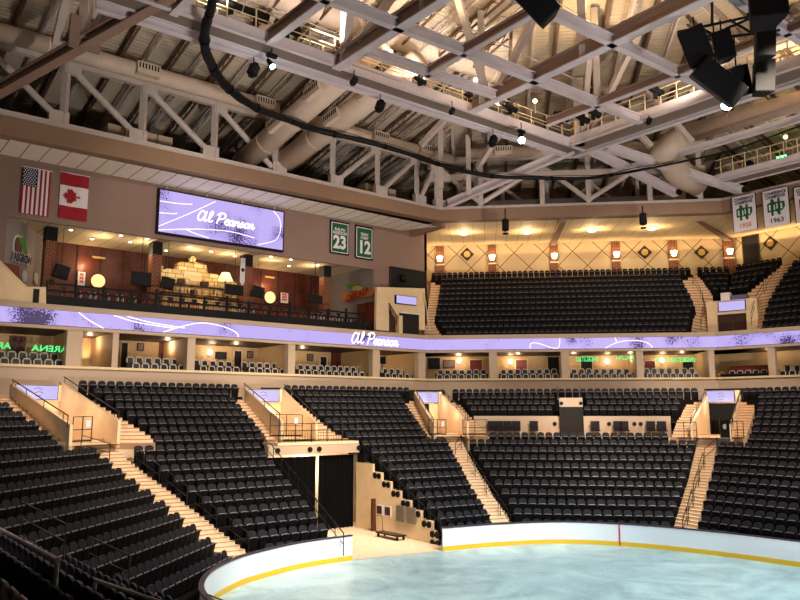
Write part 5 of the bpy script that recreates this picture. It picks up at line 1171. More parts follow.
# ------------------------------------------------------------------ perimeter trusses on the ring
def node_plate(mb, p, w, h, F): return mb.fbox(F, F.u.dot(p) - w, F.u.dot(p) + w, F.n.dot(p) - .22, F.n.dot(p) + .22, p.z - h, p.z + h)
def truss(lab, F, d, svals, flip, zb, zt, s_end):
    t = thing('perimeter_truss', lab, 'roof truss', F.p(svals[0], d, zb), 'perimeter roof trusses')
    MB().bar(F.p(s_end[0], d, zt), F.p(s_end[1], d, zt), .4, .4).build('top_chord', M['steel'], t)
    for i, s_ in enumerate(svals):
        MB().bar(F.p(s_, d, zb), F.p(s_, d, zt), .38, .38).build('post', M['steel'], t)
        mb = MB(); node_plate(mb, F.p(s_ - (.3 if i < flip else -.3), d, zb + .35), .6, .4, F); mb.build('gusset_plate', M['steel'], t)
        mb = MB(); node_plate(mb, F.p(s_ + (.35 if i < flip else -.35), d, zt - .35), .5, .35, F); mb.build('gusset_plate', M['steel'], t)
    for i in range(len(svals) - 1):
        a, b = svals[i], svals[i + 1]
        P, Q = (F.p(a + .2, d, zt - .2), F.p(b - .3, d, zb + .3)) if i < flip else (F.p(a + .3, d, zb + .3), F.p(b - .2, d, zt - .2))
        MB().tube([P, Q], .22, 8).build('diagonal', M['steel'], t)
truss('pale steel truss on the ring beam above the flags and the large screen', FL, YR + .45, [6.2, 11.2, 16.2, 21.4, 26.4, 31.6, 36.1, 40.4, RB.x], 4, 25.2, 29.3, (2, RB.x))
sM = [FM.u.dot(RB) + x for x in (0.0, 3.6, 9.0, 13.0, 18.2, 22.4)]
t = thing('perimeter_truss', 'pale steel truss on the ring beam above the far upper deck', 'roof truss', FM.p(sM[0], DRG + .45, 25.2), 'perimeter roof trusses')
MB().bar(FM.p(sM[0] - 1, DRG + .45, 29.6), FM.p(sM[-1] + .5, DRG + .45, 29.6), .4, .4).build('top_chord', M['steel'], t)
MB().bar(FM.p(sM[0] - 1, DRG + .45, 27.9), FM.p(sM[-1] + .5, DRG + .45, 27.9), .5, .6).build('middle_chord', M['steel'], t)
for s_ in sM: MB().bar(FM.p(s_, DRG + .45, 25.2), FM.p(s_, DRG + .45, 29.6), .42, .42).build('post', M['steel'], t)
for i in range(len(sM) - 1):
    a, b = sM[i], sM[i + 1]; P, Q = ((a, 28.8), (b, 25.5)) if i % 2 == 0 else ((a, 25.5), (b, 28.8))
    MB().tube([FM.p(P[0], DRG + .45, P[1]), FM.p(Q[0], DRG + .45, Q[1])], .22, 8).build('diagonal', M['steel'], t)
# a second, dimmer truss line behind it
t = thing('rear_truss', 'dim steel truss in the dark roof void behind the far ring beam', 'roof truss', FM.p(sM[0], DRG + 6, 25.2))
for i in range(6): MB().bar(FM.p(sM[0] + i * 4.2 + 1.5, DRG + 6, 25.0), FM.p(sM[0] + i * 4.2 + 1.5, DRG + 6, 29), .35, .35).build('post', M['steel'], t)
for i in range(5): MB().bar(FM.p(sM[0] + i * 4.2 + 1.5, DRG + 6, 28.6 if i % 2 else 25.2), FM.p(sM[0] + i * 4.2 + 5.7, DRG + 6, 25.2 if i % 2 else 28.6), .3, .3).build('diagonal', M['steel'], t)
MB().bar(FM.p(sM[0], DRG + 6, 26.9), FM.p(sM[-1], DRG + 6, 26.9), .5, .7).build('chord', M['steel'], t)
# boxes lying on the ring in the void
for x, w_, lab in ((14.4, 4.6, 'pale slatted crate on the ring beam above the flags'), (36.0, 3.4, 'pale slatted crate on the ring beam above the green banners')):
    t = thing('slatted_crate', lab, 'crate', (x, 51, 25), 'crates on the ring beam'); 
    for i in range(4): MB().box(x + i * w_ / 4 + .03, x + (i + 1) * w_ / 4 - .03, 50.3, 51.5, 25.0, 26.6).build('slat_panel', M['fascia'], t)

# ------------------------------------------------------------------ ducts
def duct(lab, pts, r, boxes=(), seam=1.4):
    t = thing('air_duct', lab, 'duct', pts[0], 'white air ducts'); MB().tube(pts, r, 20).build('pipe', M['duct'], t, True)
    P, Q = Vector(pts[0]), Vector(pts[-1]); n = int((Q - P).length / 3)
    for i in range(1, n):
        c = P.lerp(Q, i / n); d = (Q - P).normalized(); MB().tube([c - d * .05, c + d * .05], r * 1.03, 20).build('seam_ring', M['duct'], t)
    for f in boxes:
        c = P.lerp(Q, f); d = (Q - P).normalized(); side = d.cross(Vector((0, 0, 1))).normalized()
        if side.dot(c) > 0: side = -side
        e = c + side * (r * .75) + Vector((0, 0, -.05)); mb = MB(); mb.bar(e - d * .75, e + d * .75, .9, .8); b_ = mb.build('outlet_box', M['duct'], t)
        mb = MB()
        for k in range(7): q = e - d * .6 + d * (k * .2); mb.bar(q + Vector((0, 0, .42)) - side * .1, q + Vector((0, 0, .42)) + side * .35, .09, .03)
        for k in range(7): q = e - d * .6 + d * (k * .2) + side * .455; mb.bar(q - Vector((0, 0, .05)), q + Vector((0, 0, .3)), .09, .03, up=(side.x, side.y, 0))
        mb.build('grille', M['black'], b_)
duct('long white duct along the truss above the flags and the large screen', [(6.5, 47.0, 29.35), (25.5, 47.0, 29.35)], .55, (.48, .93))
duct('thin white duct along the truss above the green banners', [(26.5, 47.0, 29.3), (43.0, 47.0, 29.3)], .45, (.25, .5, .8))
duct('white duct above the far upper deck truss', [(43.5, 45.2, 29.4), (57.5, 31.2, 29.4)], .5, (.15,))
duct('thick white duct climbing from the ring, first of the parallel pair', [(24.5, 50.5, 25.9), (27.0, 36.0, 30.6)], .85, (.35, .62, .8))
duct('thick white duct climbing from the ring, second of the parallel pair', [(27.3, 49.0, 26.2), (30.2, 36.0, 30.4)], .85, (.45, .7))
duct('wide duct running behind the catwalk before the end wall', [(14.19,39.40,33.00), (42.11,37.85,33.00)], .8)
duct('wide duct running behind the side catwalk', [(49.39,39.86,32.50), (50.25,16.35,32.50)], .8)
duct('wide grey duct above the far side ring beam', [(54.29,30.63,29.50), (55.10,17.16,29.50)], .75)
p0 = Vector((51.74,29.69,28.60)); p1 = Vector((51.42,31.29,27.60)); p2 = Vector((55.06,32.17,26.60)); p3 = Vector((57.57,32.05,26.20))
t = thing('duct_elbow', 'fat curved duct elbow at the corner of the roof', 'duct', p1); MB().tube([p0, p1, p2, p3], [.85, 1.1, 1.15, 1.0], 18).build('pipe', M['duct'], t, True)

# ------------------------------------------------------------------ roof grid: lighting beams, catwalks, girders
ZG = 27.1
def girder(lab, p, q, w, h, m='steelw', extra=True, cat='roof beam', name='roof_girder', grp='roof girders'):
    t = thing(name, lab, cat, p, grp); p, q = Vector(p), Vector(q); up = Vector((0, 0, h / 2))
    MB().bar(p, q, w, .08, off=-.0).build('bottom_flange', M[m], t); MB().bar(p + up, q + up, .10, h - .1).build('web', M['brownsteel' if extra else m], t); MB().bar(p + up * 2, q + up * 2, w, .08).build('top_flange', M['brownsteel' if extra else m], t)
    return t
t = girder('pale lighting beam hung nearest the end wall', (9.6, 36.75, ZG), (46.0, 36.1, ZG), .42, .55, extra=False, name='lighting_beam', grp='lighting beams')
t = girder('pale lighting beam along the far side, below the side catwalk', (46.05, 36.0, ZG), (46.05, 8.0, ZG), .42, .5, extra=False, name='lighting_beam', grp='lighting beams')
t = girder('outermost pale beam running above the white banners', (52.3, 36.8, ZG), (52.6, 10.0, ZG), .34, .45, extra=False, name='lighting_beam', grp='lighting beams')
def catwalk(lab, F, d, s0, s1, z, w=1.3, h=.75, posts=22, rail=1.1):
    t = thing('catwalk', lab, 'catwalk', F.p((s0 + s1) / 2, d, z), 'roof catwalks')
    MB().fbox(F, s0, s1, d - w / 2, d - w / 2 + .1, z, z + h).build('near_channel', M['steelw'], t); MB().fbox(F, s0, s1, d - w / 2 - .16, d - w / 2, z, z + .08).build('near_flange', M['steelw'], t)
    MB().fbox(F, s0, s1, d + w / 2 - .1, d + w / 2, z, z + h).build('far_channel', M['steelw'], t); MB().fbox(F, s0, s1, d - w / 2 + .1, d + w / 2 - .1, z + .1, z + .16).build('walkway', M['vent'], t)
    for n in (d - w / 2, d + w / 2):
        for q in (.55, rail): MB().tube([F.p(s0, n, z + h + q), F.p(s1, n, z + h + q)], .035, 5).build('handrail', M['cream'], t)
        for i in range(posts): s_ = s0 + (s1 - s0) * (i + .5) / posts; MB().bar(F.p(s_, n, z + h - .1), F.p(s_, n, z + h + rail), .07, .07).build('post', M['cream'], t)
    mb = MB()
    for i in range(26): s_ = s0 + (s1 - s0) * (.42 + .1 * i / 26); mb.fbox(F, s_, s_ + .06, d - w / 2 - .02, d - w / 2, z + .45, z + .55)
    mb.build('slot_pattern', M['vent'], t)
catwalk('long catwalk with handrails before the end wall', FL, 35.4, 8.0, 45.8, 27.2)
FV2 = Frame((0, -1), (1, 0))
catwalk('catwalk with handrails along the far side of the roof grid', FV2, 45.0, -34.8, -8.0, 27.2, w=1.8, h=.8)
catwalk('catwalk with handrails directly above the white banners', FV2, 58.4, -30.5, -8.0, 25.9, w=1.6, h=.7, rail=1.2)
girder('thick brown girder, first of the two long cross girders', (22.8, 34.9, 27.15), (22.9, 8, 27.15), .6, .85); girder('thick brown girder, second of the two long cross girders', (33.5, 34.4, 27.15), (32.6, 6, 27.15), .6, .85)
girder('thin cross girder between the two long ones', (27.6, 32.4, 27.15), (27.3, 22.0, 27.15), .34, .5)
girder('short cross girder at the catwalk edge, screen side', (12.9, 35.0, 27.15), (13.4, 18.0, 27.15), .45, .7); girder('slanting cross girder above the large screen', (18.2, 34.6, 27.15), (18.5, 16.0, 27.15), .45, .7)
girder('pale girder parallel to the end wall, outer one', (23.0, 32.25, 27.15), (33.2, 31.95, 27.15), .34, .5, extra=False); girder('pale girder parallel to the end wall, middle one', (14.0, 29.15, 27.15), (33.2, 28.75, 27.15), .38, .55, extra=False)
girder('pale girder parallel to the end wall, beside the hanging speakers', (24.0, 23.15, 27.15), (44.2, 22.75, 27.15), .38, .55, extra=False); girder('pale girder leading to the corner of the catwalks', (33.0, 28.8, 27.15), (44.2, 28.6, 27.15), .38, .55, extra=False)
girder('pale cross girder inside the side catwalk', (39.4, 33.0, 27.15), (39.6, 10, 27.15), .34, .5); girder('pale girder parallel to the end wall, behind the loudspeaker cluster', (32.8, 16.5, 27.15), (46, 16.3, 27.15), .38, .55, extra=False)
for lab, p, q, w in (('rust tinted diagonal beam crossing above the flags', (6.2, 49.6, 25.1), (12.4, 33.9, 27.4), .6), ('lavender diagonal beam rising from the ring corner to the catwalk corner', (43.4, 47.9, 25.2), (45.4, 35.4, 27.2), .5), ('pale diagonal beam from the catwalk corner down to the far ring', (45.8, 34.4, 27.1), (56.6, 33.6, 25.3), .5), ('pale diagonal beam from the catwalk corner to the side ring', (46.6, 33.3, 27.1), (60.0, 29.6, 25.2), .5)):
    t = girder(lab, p, q, w, .6, 'brownsteel' if 'rust' in lab else 'steelw', 'rust' in lab, name='diagonal_beam', grp='diagonal roof beams')
    if 'rust' in lab:
        MB().bar((10.0, 40.0, 26.9), (9.9, 40.2, 34.5), .5, .5).build('post', M['steel'], t); MB().box(9.2, 10.8, 39.9, 40.2, 26.4, 28.2).build('gusset_plate', M['brownsteel'], t)
        MB().bar((8.9, 41.5, 27.0), (8.6, 34, 33.5), .4, .4).build('brace', M['steel'], t); MB().bar((10.3, 39.5, 27.4), (13.2, 33, 33.5), .4, .4).build('brace', M['steel'], t)
# web members of the deep roof trusses above the grid
def member(lab, p, q, w=.4): return single('truss_member', MB().bar(p, q, w, w), M['steel'], lab, 'roof truss member', 'truss members above the roof grid')
zr = lambda p: rz(p[0], p[1]) - .3
for i, ((x, y), lab) in enumerate((((44.6, 34.2), 'thick upright column rising from the catwalk corner'), ((33.4, 33.4), 'upright rising from the end of the second long girder'), ((22.9, 34.2), 'upright rising from the end of the first long girder'), ((22.9, 27.0), 'upright rising further along the first long girder'), ((33.2, 25.0), 'upright rising further along the second long girder'), ((39.5, 28.7), 'upright rising from the girder before the side catwalk'), ((12.9, 34.6), 'upright rising from the short cross girder'))):
    member(lab, (x, y, 27.3), (x, y, rz(x, y) - .3), .75 if 'thick' in lab else .42)
for lab, p, q in (('brace leaning from the first long girder towards the end wall', (22.9, 34.0, 27.9), (20.6, 29.0, 34.5)), ('brace leaning inwards from the first long girder', (22.9, 32.6, 27.9), (24.6, 24.0, 35.0)), ('brace leaning from the second long girder towards the screen', (33.4, 33.0, 28.0), (29.2, 31.5, 33.4)), ('brace leaning inwards from the second long girder', (33.3, 31.6, 28.0), (33.0, 25.0, 35.0)),
                  ('first brace at the catwalk corner column', (44.6, 33.8, 28.2), (41.0, 30.0, 34.0)), ('second brace at the catwalk corner column', (44.8, 33.2, 28.2), (43.0, 27.0, 34.0)), ('third brace beside the catwalk corner column', (45.4, 30.3, 28.2), (45.7, 33.8, 33.5)), ('brace dropping from the roof to the far lighting beam', (47.0, 33.8, 32.0), (50.0, 31.5, 27.6)), ('second brace dropping from the roof to the far lighting beam', (48.5, 31.0, 32.0), (51.6, 29.0, 27.6)),
                  ('brace dropping behind the bright lamp at the ring corner', (42.5, 38.5, 31.5), (43.3, 44.0, 27.8)), ('second brace dropping at the ring corner', (38.6, 42.0, 31.0), (37.4, 44.5, 28.6))):
    member(lab, p, q)
for lab, x in (('upright dropping from the roof at the ring corner', 40.0), ('second upright dropping from the roof at the ring corner', 43.2)): member(lab, (x, 45.0, 25.6), (x, 45.0, 31), .4)

# ------------------------------------------------------------------ hung equipment
def spotlight(lab, p, glow, top, r=.16):
    p = Vector(p); t = thing('spotlight', lab, 'spotlight', p, 'spotlights on the roof grid'); aim = Vector((26, 18, 0)) - p; aim.normalize()
    MB().tube([p - aim * .45, p + aim * .12], [r * .7, r * 1.15], 12).build('body', M['black'], t); MB().disc(p + aim * .14, aim, r, .05, 12).build('lens', M[glow], t)
    MB().box(p.x - .3, p.x + .3, p.y - .12, p.y + .12, p.z + .45, p.z + .65).build('base_box', M['black'], t); MB().tube([p + Vector((0, 0, .6)), Vector((p.x, p.y, top))], .03, 6).build('hanger', M['black'], t)
    MB().bar(p + Vector((-.22, 0, .5)), p + Vector((-.22, 0, 0)), .05, .05).build('yoke', M['black'], t)
LAMPS = [(18.60,35.02,26.20), (37.60,33.79,26.00), (42.90,21.66,25.90)]
spotlight('lit cold white spotlight hung below the catwalk, above the large screen', LAMPS[0], 'glow_blue', 27.2); spotlight('brightest cold white spotlight hung before the ring corner', LAMPS[1], 'glow_blue', 27.2, .26); spotlight('lit cold white spotlight below the black loudspeaker cluster', LAMPS[2], 'glow_blue', 27.2, .34)
def pod(lab, p, r, top):
    p = Vector(p); t = thing('hung_floodlight', lab, 'floodlight', p, 'dark unlit floodlights'); MB().tube([p + Vector((-.15, 0, -r)), p + Vector((-.1, 0, -.6 * r)), p + Vector((.1, 0, .6 * r)), p + Vector((.15, 0, r))], [r * .45, r * .75, r * .75, r * .4], 10).build('case', M['black'], t); MB().tube([p + Vector((0, 0, r * .8)), Vector((p.x, p.y, top))], .035, 6).build('hanger', M['black'], t)
pod('unlit black floodlight beside the hanging cable', (18.20,36.39,26.30), .42, 27.1); pod('unlit black floodlight under the lighting beam near the first long girder', (26.85,35.95,26.30), .4, 27.1); pod('small unlit floodlight above the parallel ducts', (23.85,34.54,26.60), .28, 27.3); pod('small unlit floodlight at the foot of the second long girder', (31.45,34.23,26.60), .24, 27.3); pod('unlit black floodlight beside the brightest spotlight', (36.70,35.67,26.20), .42, 27.1); pod('small black lamp at the side catwalk corner', (43.72,27.62,26.90), .26, 27.3); pod('small black floodlight over the side catwalk', (42.36,29.00,28.60), .3, 29.2)
def fixture(lab, p, s=.5):
    p = Vector(p); t = thing('follow_spot', lab, 'stage lamp', p, 'stage lamps on the catwalks'); MB().tube([p + Vector((-s, .1, .1)), p + Vector((s, -.1, -.15))], [s * .3, s * .42], 10).build('barrel', M['black'], t); MB().bar(p + Vector((0, 0, -s)), p + Vector((0, 0, .1)), .08, .3).build('stand', M['black'], t); MB().box(p.x - s * .4, p.x + s * .4, p.y - .12, p.y + .12, p.z + .1, p.z + .32).build('top_box', M['black'], t)
for lab, p, s in (('black stage lamp on the long catwalk beside the hanging cable', (17.66,35.21,29.00), .7), ('black stage lamp on the long catwalk above the large screen', (19.63,35.22,28.90), .75), ('black stage lamp at the top edge beside the cable', (16.11,35.13,29.00), .6), ('black stage lamp on the catwalk corner, first', (41.37,33.29,28.50), .6), ('black stage lamp on the catwalk corner, second', (42.88,32.58,28.50), .6), ('black stage lamp on the catwalk corner, third', (42.61,31.38,28.50), .6), ('black stage lamp on the catwalk near the brightest spotlight', (37.08,34.32,28.40), .55), ('black stage lamp on the side catwalk', (43.63,26.98,28.90), .65), ('black stage lamp on the catwalk above the white banners', (61.18,29.42,28.20), .6), ('second black stage lamp above the white banners', (64.06,31.47,27.60), .45), ('black stage lamp low behind the first long girder', (33.59,34.73,28.40), .45), ('black stage lamp on the long catwalk past the first long girder', (29.05,34.62,28.20), .4)):
    fixture(lab, p, s)
def bulb(lab, p, glow='glow_warm', r=.16):
    p = Vector(p); t = thing('work_light', lab, 'lamp', p, 'work lights on the catwalks'); MB().ball(p, r, 10).build('bulb', M[glow], t); MB().tube([p - Vector((0, 0, .9)), p - Vector((0, 0, r * .8))], .05, 6).build('stem', M['cream'], t)
BULBS = [(26.47,34.38,29.20), (33.06,33.64,29.00), (38.57,33.30,28.90), (58.81,25.18,28.60)]
for i, p in enumerate(BULBS): bulb('glowing warm work light on a catwalk, %s' % ('behind the first long girder', 'behind the second upright', 'at the catwalk corner', 'above the white banners')[i], p)
GB = (60.65,26.37,27.60)
p = Vector(GB); t = thing('green_lamp', 'green lit box lamp on the catwalk rail above the white banners', 'lamp', p); MB().box(p.x - .15, p.x, p.y - .38, p.y + .38, p.z - .16, p.z + .16).build('lit_face', M['glow_green'], t); MB().box(p.x, p.x + .25, p.y - .42, p.y + .42, p.z - .2, p.z + .2).build('case', M['black'], t)
# the sagging black cable bundle
CAB = [(12.94,29.92,26.90), (13.81,32.38,26.70), (14.32,34.22,26.50), (15.27,36.23,26.40), (16.94,38.46,26.40), (18.65,40.06,26.40), (20.93,41.33,26.40), (23.30,41.77,26.40), (26.23,42.59,26.60), (29.46,41.83,26.40), (32.78,41.40,26.20), (37.26,41.43,26.00), (41.55,40.80,25.90), (45.11,38.65,25.90), (48.29,36.13,25.90), (49.98,32.59,26.00), (51.71,29.31,26.30), (52.08,25.93,26.30), (51.20,20.92,26.30), (50.57,17.57,26.30)]
R_ = [.26, .3, .36, .36, .36, .34, .32, .27, .27, .25, .24, .24, .22, .2, .17, .14, .1, .08, .08, .08]
cp = [(p[0], p[1], p[2]) for p in CAB]
cps = crom(cp); rr = [(R_[min(i // 5, 19)] * (1 - (i % 5) / 5) + R_[min(i // 5 + 1, 19)] * (i % 5) / 5) * .78 * (.94 + .08 * math.sin(i * 1.7)) for i in range(len(cps))]
t = thing('cable_bundle', 'thick black cable bundle sagging in a long loop below the roof grid', 'cable', cp[0]); MB().tube(cps, rr, 10).build('sleeve', M['black'], t, True)
for i in range(0, len(cps) - 20, 6): MB().tube([cps[i], cps[i].lerp(cps[i + 1], .3)], rr[i] * 1.12, 10).build('tie', M['stand'], t)
MB().tube([c + Vector((.2, 0, .26 + .05 * math.sin(i))) for i, c in enumerate(cps[10:80])], .03, 5).build('loose_cable', M['rail'], t)
# loudspeaker cluster
def cab(t, c, sx, sy, sz, yaw, pitch, roll, name='cabinet'):
    """wedge shaped loudspeaker cabinet"""
    mb = MB(); mb.prism([(-sx, -sy, -sz), (sx, -sy, -sz), (sx * .62, sy, -sz), (-sx * .62, sy, -sz)], (0, 0, 2 * sz)); o = mb.build(name, M['blackgloss'])
    bv = o.modifiers.new('edge', 'BEVEL'); bv.width = .06; bv.segments = 2
    o.parent = t; o.matrix_basis = Matrix.Translation(Vector(c) - t.location) @ Matrix.Rotation(yaw, 4, 'Z') @ Matrix.Rotation(roll, 4, 'Y') @ Matrix.Rotation(pitch, 4, 'X')
    g = MB(); g.box(-sx * .93, sx * .93, -sy - .03, -sy, -sz * .93, sz * .93); q = g.build('front_grille', M['black']); q.parent = o
def spk(lab, c, yaw, pitch, s=1.0, roll=0.0, ln=1.0, grp='hanging loudspeakers'):
    t = thing('line_loudspeaker', lab, 'speaker', c, grp); cab(t, c, .68 * s, .62 * s, 1.05 * s * ln, yaw, pitch, roll); MB().tube([(c[0], c[1], c[2] + .6), (c[0], c[1], 27.1)], .04, 6).build('hanger', M['black'], t)
spk('black loudspeaker of the cluster, upper one on the outer column', (33.79,18.52,25.40), -1.05, .25, .95, -.3, .95)
spk('black loudspeaker of the cluster, long tilted one above the lit spotlight', (34.44,17.83,23.40), -1.0, .3, .92, -.85, 1.35)
spk('black loudspeaker of the cluster, upper one of the second column', (35.15,17.81,25.60), -.9, .15, .72, -.2); spk('black loudspeaker of the cluster, lower one tucked behind the tilted one', (37.15,18.14,24.40), -.6, .3, .75, -.35)
spk('black loudspeaker of the cluster, upper one of the separate column', (36.59,16.40,25.60), -.75, .05, .72, .05); spk('black loudspeaker of the cluster, lower one of the separate column', (37.49,16.99,24.30), -.75, .1, .76, .05, 1.1); spk('black loudspeaker at the top edge above the cluster', (33.84,14.96,26.50), -.9, .0, 1.25)
spk('black loudspeaker alone at the top edge over the girders', (24.97,21.45,26.00), -1.0, .3, .95, -.7, 1.1)
t = thing('speaker_frame', 'black pipe frame carrying the loudspeaker cluster', 'frame', (35.96,18.26,27.00), None)
for p, q in (((34.24,19.65,26.90), (36.45,14.90,26.90)), ((35.73,19.84,26.90), (38.25,16.22,26.90)), ((34.24,19.65,26.90), (35.73,19.84,26.90)), ((34.67,18.66,26.90), (37.75,18.67,26.90)), ((35.22,17.33,26.90), (38.26,17.28,26.90)), ((34.87,18.11,26.90), (35.55,18.37,28.60)), ((35.56,16.57,26.90), (36.48,16.91,28.60)), ((35.95,19.39,26.90), (35.85,16.10,26.90))): MB().tube([p, q], .07, 6).build('pipe', M['black'], t)

# ------------------------------------------------------------------ white championship banners under the side ring
def banner_white(x0, y0, x1, lab, year, ym, P):
    """hung on the side ring: P = corner points (top near, top far, bottom far, bottom near) on its plane"""
    a, b, z0, z1 = P; F = FV; d = XR - .35
    t = thing('championship_banner', lab, 'banner', F.p((a + b) / 2, d, z0), 'white banners on the side ring beam')
    MB().fbox(F, a, b, d, d + .03, z0, z1).build('white_field', M['cloth'], t)
    for e0, e1 in ((b, b + .06), (a - .06, a)): MB().fbox(F, e0, e1, d, d + .05, z0, z1).build('dark_edge', M['black'], t)
    for q in (a + .1, b - .1): MB().tube([F.p(q, d + .02, z1), F.p(q, d + .4, 24.0)], .015, 5).build('hanging_cord', M['black'], t)
    s_ = (a + b) / 2; w = b - a; h = z1 - z0
    text('title_lettering', 'CONFERENCE', F, F.p(s_, d - .02, z0 + h * .90), .34, M['ink'], t, w * .86, bold=.012); text('title_lettering', 'CHAMPIONS', F, F.p(s_, d - .02, z0 + h * .80), .34, M['ink'], t, w * .78, bold=.012)
    text('year_lettering', year, F, F.p(s_, d - .02, z0 + h * .15), .52, M[ym], t, w * .5, bold=.01)
    k = w * .36; zc = z0 + h * .52; G = lambda pts, n: [F.p(s_ + x * k, n, zc + z * k) for x, z in pts]
    m_ = 'green' if ym != 'signred' else 'signred'
    em = MB().prism(G([(-.95, .5), (-.55, .62), (.95, .5), (1.0, -.1), (.7, -.5), (-.95, -.5)], d - .02), F.n * .02).build('emblem_ground', M[m_], t)
    mb = MB()
    for x in (-.42, .34): mb.prism(G([(x - .13, .95), (x + .13, .95), (x + .13, -.95), (x - .13, -.95)], d - .03), F.n * .02)
    mb.prism(G([(-.5, .9), (-.25, .9), (.45, -.9), (.2, -.9)], d - .035), F.n * .02); mb.build('emblem_letter_pattern', M[m_], em)
    mb = MB()
    for x in (-.66, .62): mb.prism(G([(x - .09, .32), (x + .09, .32), (x + .09, -.32), (x - .09, -.32)], d - .05), F.n * .02)
    mb.prism(G([(-.22, .25), (-.08, .25), (-.08, -.35), (-.22, -.35)], d - .05), F.n * .02).prism(G([(.08, .35), (.2, .35), (.2, -.25), (.08, -.25)], d - .05), F.n * .02); mb.build('emblem_slot_pattern', M['cloth'], em)
banner_white(0, 0, 0, 'white banner with green emblem and faded year, beside the ring corner', '1958', 'pinkink', (-30.10,-28.19,21.85,24.86))
banner_white(0, 0, 0, 'white banner with green emblem and dark year, middle of those in view', '1963', 'ink', (-27.56,-25.58,21.76,24.75))
banner_white(0, 0, 0, 'white banner with red emblem, last of the row on the side ring', '1965', 'signred', (-25.10,-23.14,21.66,24.48))

t = thing('red_tray', 'narrow red tray lying across the near side seats', 'tray', (3.07,13.20,4.30))
a_, b_ = Vector((2.81,12.81,4.35)), Vector((3.17,13.01,4.35)); MB().bar(a_, b_, .16, .05).build('tray_face', M['flagred'], t)
# ------------------------------------------------------------------ lights
def light(kind, name, loc, energy, col, size=.3, target=None, spot=None, shape=None, sy=None, blend=.6):
    l = bpy.data.lights.new(name, kind); l.energy = energy; l.color = col
    if kind == 'AREA':
        l.size = size
        if sy: l.shape = 'RECTANGLE'; l.size_y = sy
    else: l.shadow_soft_size = size
    if kind == 'SPOT': l.spot_size = math.radians(spot); l.spot_blend = blend
    o = bpy.data.objects.new(name, l); COL.objects.link(o); o.location = loc
    if target is not None: o.rotation_euler = (Vector(target) - Vector(loc)).to_track_quat('-Z', 'Y').to_euler()
    return o
HOUSE = (1, .82, .64)
WARM, TUNG, COOL = (1, .76, .48), (1, .66, .34), (.72, .94, 1)
# spotlights of the roof grid on the ice
for x, y in ((18, 1), (26, -1), (34, 0), (22, -4), (30, -4)):
    light('SPOT', 'ice_spot', (x, y, 27.5), 11500, COOL, .4, (x + (25 - x) * .2, y + 19, 0), 56)
for x, y in ((19, 21), (28, 22), (32, 15)):
    light('SPOT', 'board_spot', (x, 0, 27.5), 2600, COOL, .4, (x + 2, y + 8, 0), 34)
# house lights on the seating and the walls
for loc, tgt, e_, an in (((20, 16, 27), (19, 40, 4), 16000, 52), ((28, 14, 27), (34, 38, 4), 16000, 52), ((34, 12, 27), (48, 26, 4), 16000, 56), ((22, 14, 27), (10, 32, 3), 10000, 50), ((14, 16, 26.5), (20, 52, 14), 9000, 40), ((30, 16, 26.5), (38, 52, 13), 9000, 40), ((37, 3, 27.3), (58, 38, 13), 20000, 36)):
    light('SPOT', 'house_light', loc, e_ * (2.0 if tgt[2] < 10 else 1.2), HOUSE, .5, tgt, an)
for loc, tgt, e_, an in (((16, 4, 1.5), (18, 50, 21), 15500, 46), ((33, 3, 1.5), (34, 50, 21), 15500, 46), ((22, -1, 1.5), (58, 38, 20), 19500, 46), ((-5, 4, 12), (14, 42, 4), 9000, 42), ((2, -4, 12), (40, 36, 4), 12000, 50)):
    light('SPOT', 'added_fill_spot', loc, e_ * 1.25, (1, .87, .77), .6, tgt, an)  # added fill spots without fixtures, brightening walls, soffits and portals
for p, e_ in SUITE: light('POINT', 'sconce_light', p, e_ * 1.6, TUNG, .2)
for F, d, s_ in [(FL, YL, x) for x in (7.5, 15, 20.5, 26, 32, 39)] + [(FM, DM, FM.u.dot(Q1) + x) for x in (2.5, 8, 13, 18, 22.5)] + [(FR, DR, FR.u.dot(Q2) + 3)]:
    light('POINT', 'suite_light', F.p(s_, d + 3.6, 11.9), 62, WARM, .06)
for p, q in PLIGHT: light('POINT', 'portal_lamp', p, 60, HOUSE, .08); light('POINT', 'portal_front_lamp', q, 100, HOUSE, .08)
for p in NICHE: light('SPOT', 'niche_light', (p[0], p[1], 10.2), 330, TUNG, .03, (p[0], p[1] + .34, 12.2), 46)
for x in (16, 19, 23, 26, 30, 34): light('POINT', 'club_light', (x, 55.5, 19.2), 75, WARM, .2)
light('SPOT', 'bar_light', (24.4, 53.2, 19.5), 170, TUNG, .2, (24.4, 57, 16.8), 95); light('POINT', 'bar_glow', (24.4, 56.3, 16.4), 16, TUNG, .2)
for x in (15.9, 31.5): light('POINT', 'picture_lamp', (x, 58.9, 18.3), 75, TUNG, .05)
for F, s_, d in SCON: light('POINT', 'pilaster_light', F.p(s_, d - .75, 23.0), 32, TUNG, .08)
for p in DOWN: light('POINT', 'deck_light', (p[0], p[1], 23.4), 300, TUNG, .1)
sA, sB = FM.u.dot(Vector((45, DBK / R2 - 45, 0))), BKs1
o = light('AREA', 'cove_light', FM.p((sA + sB) / 2, DBK - .6, 23.4), 230, TUNG, abs(sB - sA) - 1, None, None, None, .3); o.rotation_euler = (math.pi, 0, -math.pi / 4)
o = light('AREA', 'side_cove_light', (XBK - .6, DBK / R2 - XBK - 7, 23.5), 150, TUNG, .3, None, None, None, 12); o.rotation_euler = (math.pi, 0, 0)
for p in BULBS: light('POINT', 'work_lamp', (p[0], p[1], p[2] + .2), 160, TUNG, .15)
for p in ((28, 30, 30.0), (38, 28, 30.0), (40, 18, 30.5), (52, 20, 29.3), (30, 22, 31), (22, 26, 30.5)): light('SPOT', 'catwalk_lamp', p, 1700, (1, .70, .38), .2, (p[0] - 2, p[1] - 3, 60), 150)
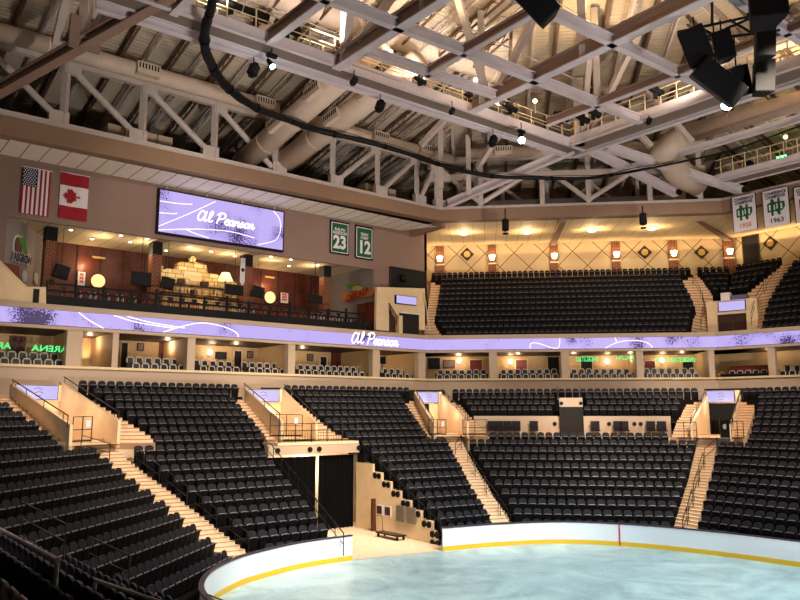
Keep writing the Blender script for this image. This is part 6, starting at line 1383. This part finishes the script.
for x in (8, 15, 22, 29, 36): light('SPOT', 'added_deck_spot', (x, 33.5, 28.2), 2200, (1, .86, .74), .3, (x + .3, 39.5, 35.4), 76, blend=.3)  # added spots without fixtures, aimed to brighten the roof deck only
for p in ((14, 22, 27.5), (26, 14, 27.5), (42, 24, 27.6)): light('SPOT', 'girder_lamp', p, 1100, (1, .8, .6), .3, (p[0] + 3, p[1] + 4, 40), 160)
for p, q in (((18, -2, 2), (24, 27, 27)), ((34, -3, 2), (44, 24, 27))): light('SPOT', 'steel_flood', p, 15000, (1, .9, .88), .5, q, 50)  # added low spots out of view, brightening the undersides of the roof steel
light('POINT', 'green_glow', (GB[0] - .5, GB[1], GB[2]), 25, (.15, 1, .3), .1)
for p in LAMPS: light('POINT', 'lens_spill', (p[0], p[1], p[2] - .35), 45, COOL, .1)
light('SPOT', 'added_near_fill', (12, 26, 24), 12000, (1, .86, .94), .3, (4.6, 18, 4), 30)  # added violet-white spot, brings out the edges of the near side seats
light('POINT', 'tunnel_light', (24.5, 36.5, 4.3), 110, WARM, .2); light('POINT', 'backstage_light', (24.8, 40.5, 3.4), 500, (1, .92, .8), .2)
wd_ = bpy.data.worlds.new('arena air'); SC.world = wd_; wd_.use_nodes = True
wd_.node_tree.nodes['Background'].inputs[0].default_value = (.95, .82, .74, 1); wd_.node_tree.nodes['Background'].inputs[1].default_value = .06

# ------------------------------------------------------------------ camera, view
cam = bpy.data.cameras.new('camera'); co = bpy.data.objects.new('camera', cam); COL.objects.link(co)
cam.sensor_width = 36; cam.lens = 744 / 800 * 36; cam.clip_end = 400; cam.clip_start = .1
th, pt = math.radians(51.63), math.atan(112 / 744)
fw = Vector((math.cos(th) * math.cos(pt), math.sin(th) * math.cos(pt), math.sin(pt)))
co.location = (0, 0, 7.1); co.rotation_euler = fw.to_track_quat('-Z', 'Y').to_euler()
SC.camera = co
SC.view_settings.view_transform = 'Standard'; SC.view_settings.look = 'None'; SC.view_settings.gamma = 1; SC.view_settings.use_curve_mapping = False
SC.view_settings.exposure = 0.0
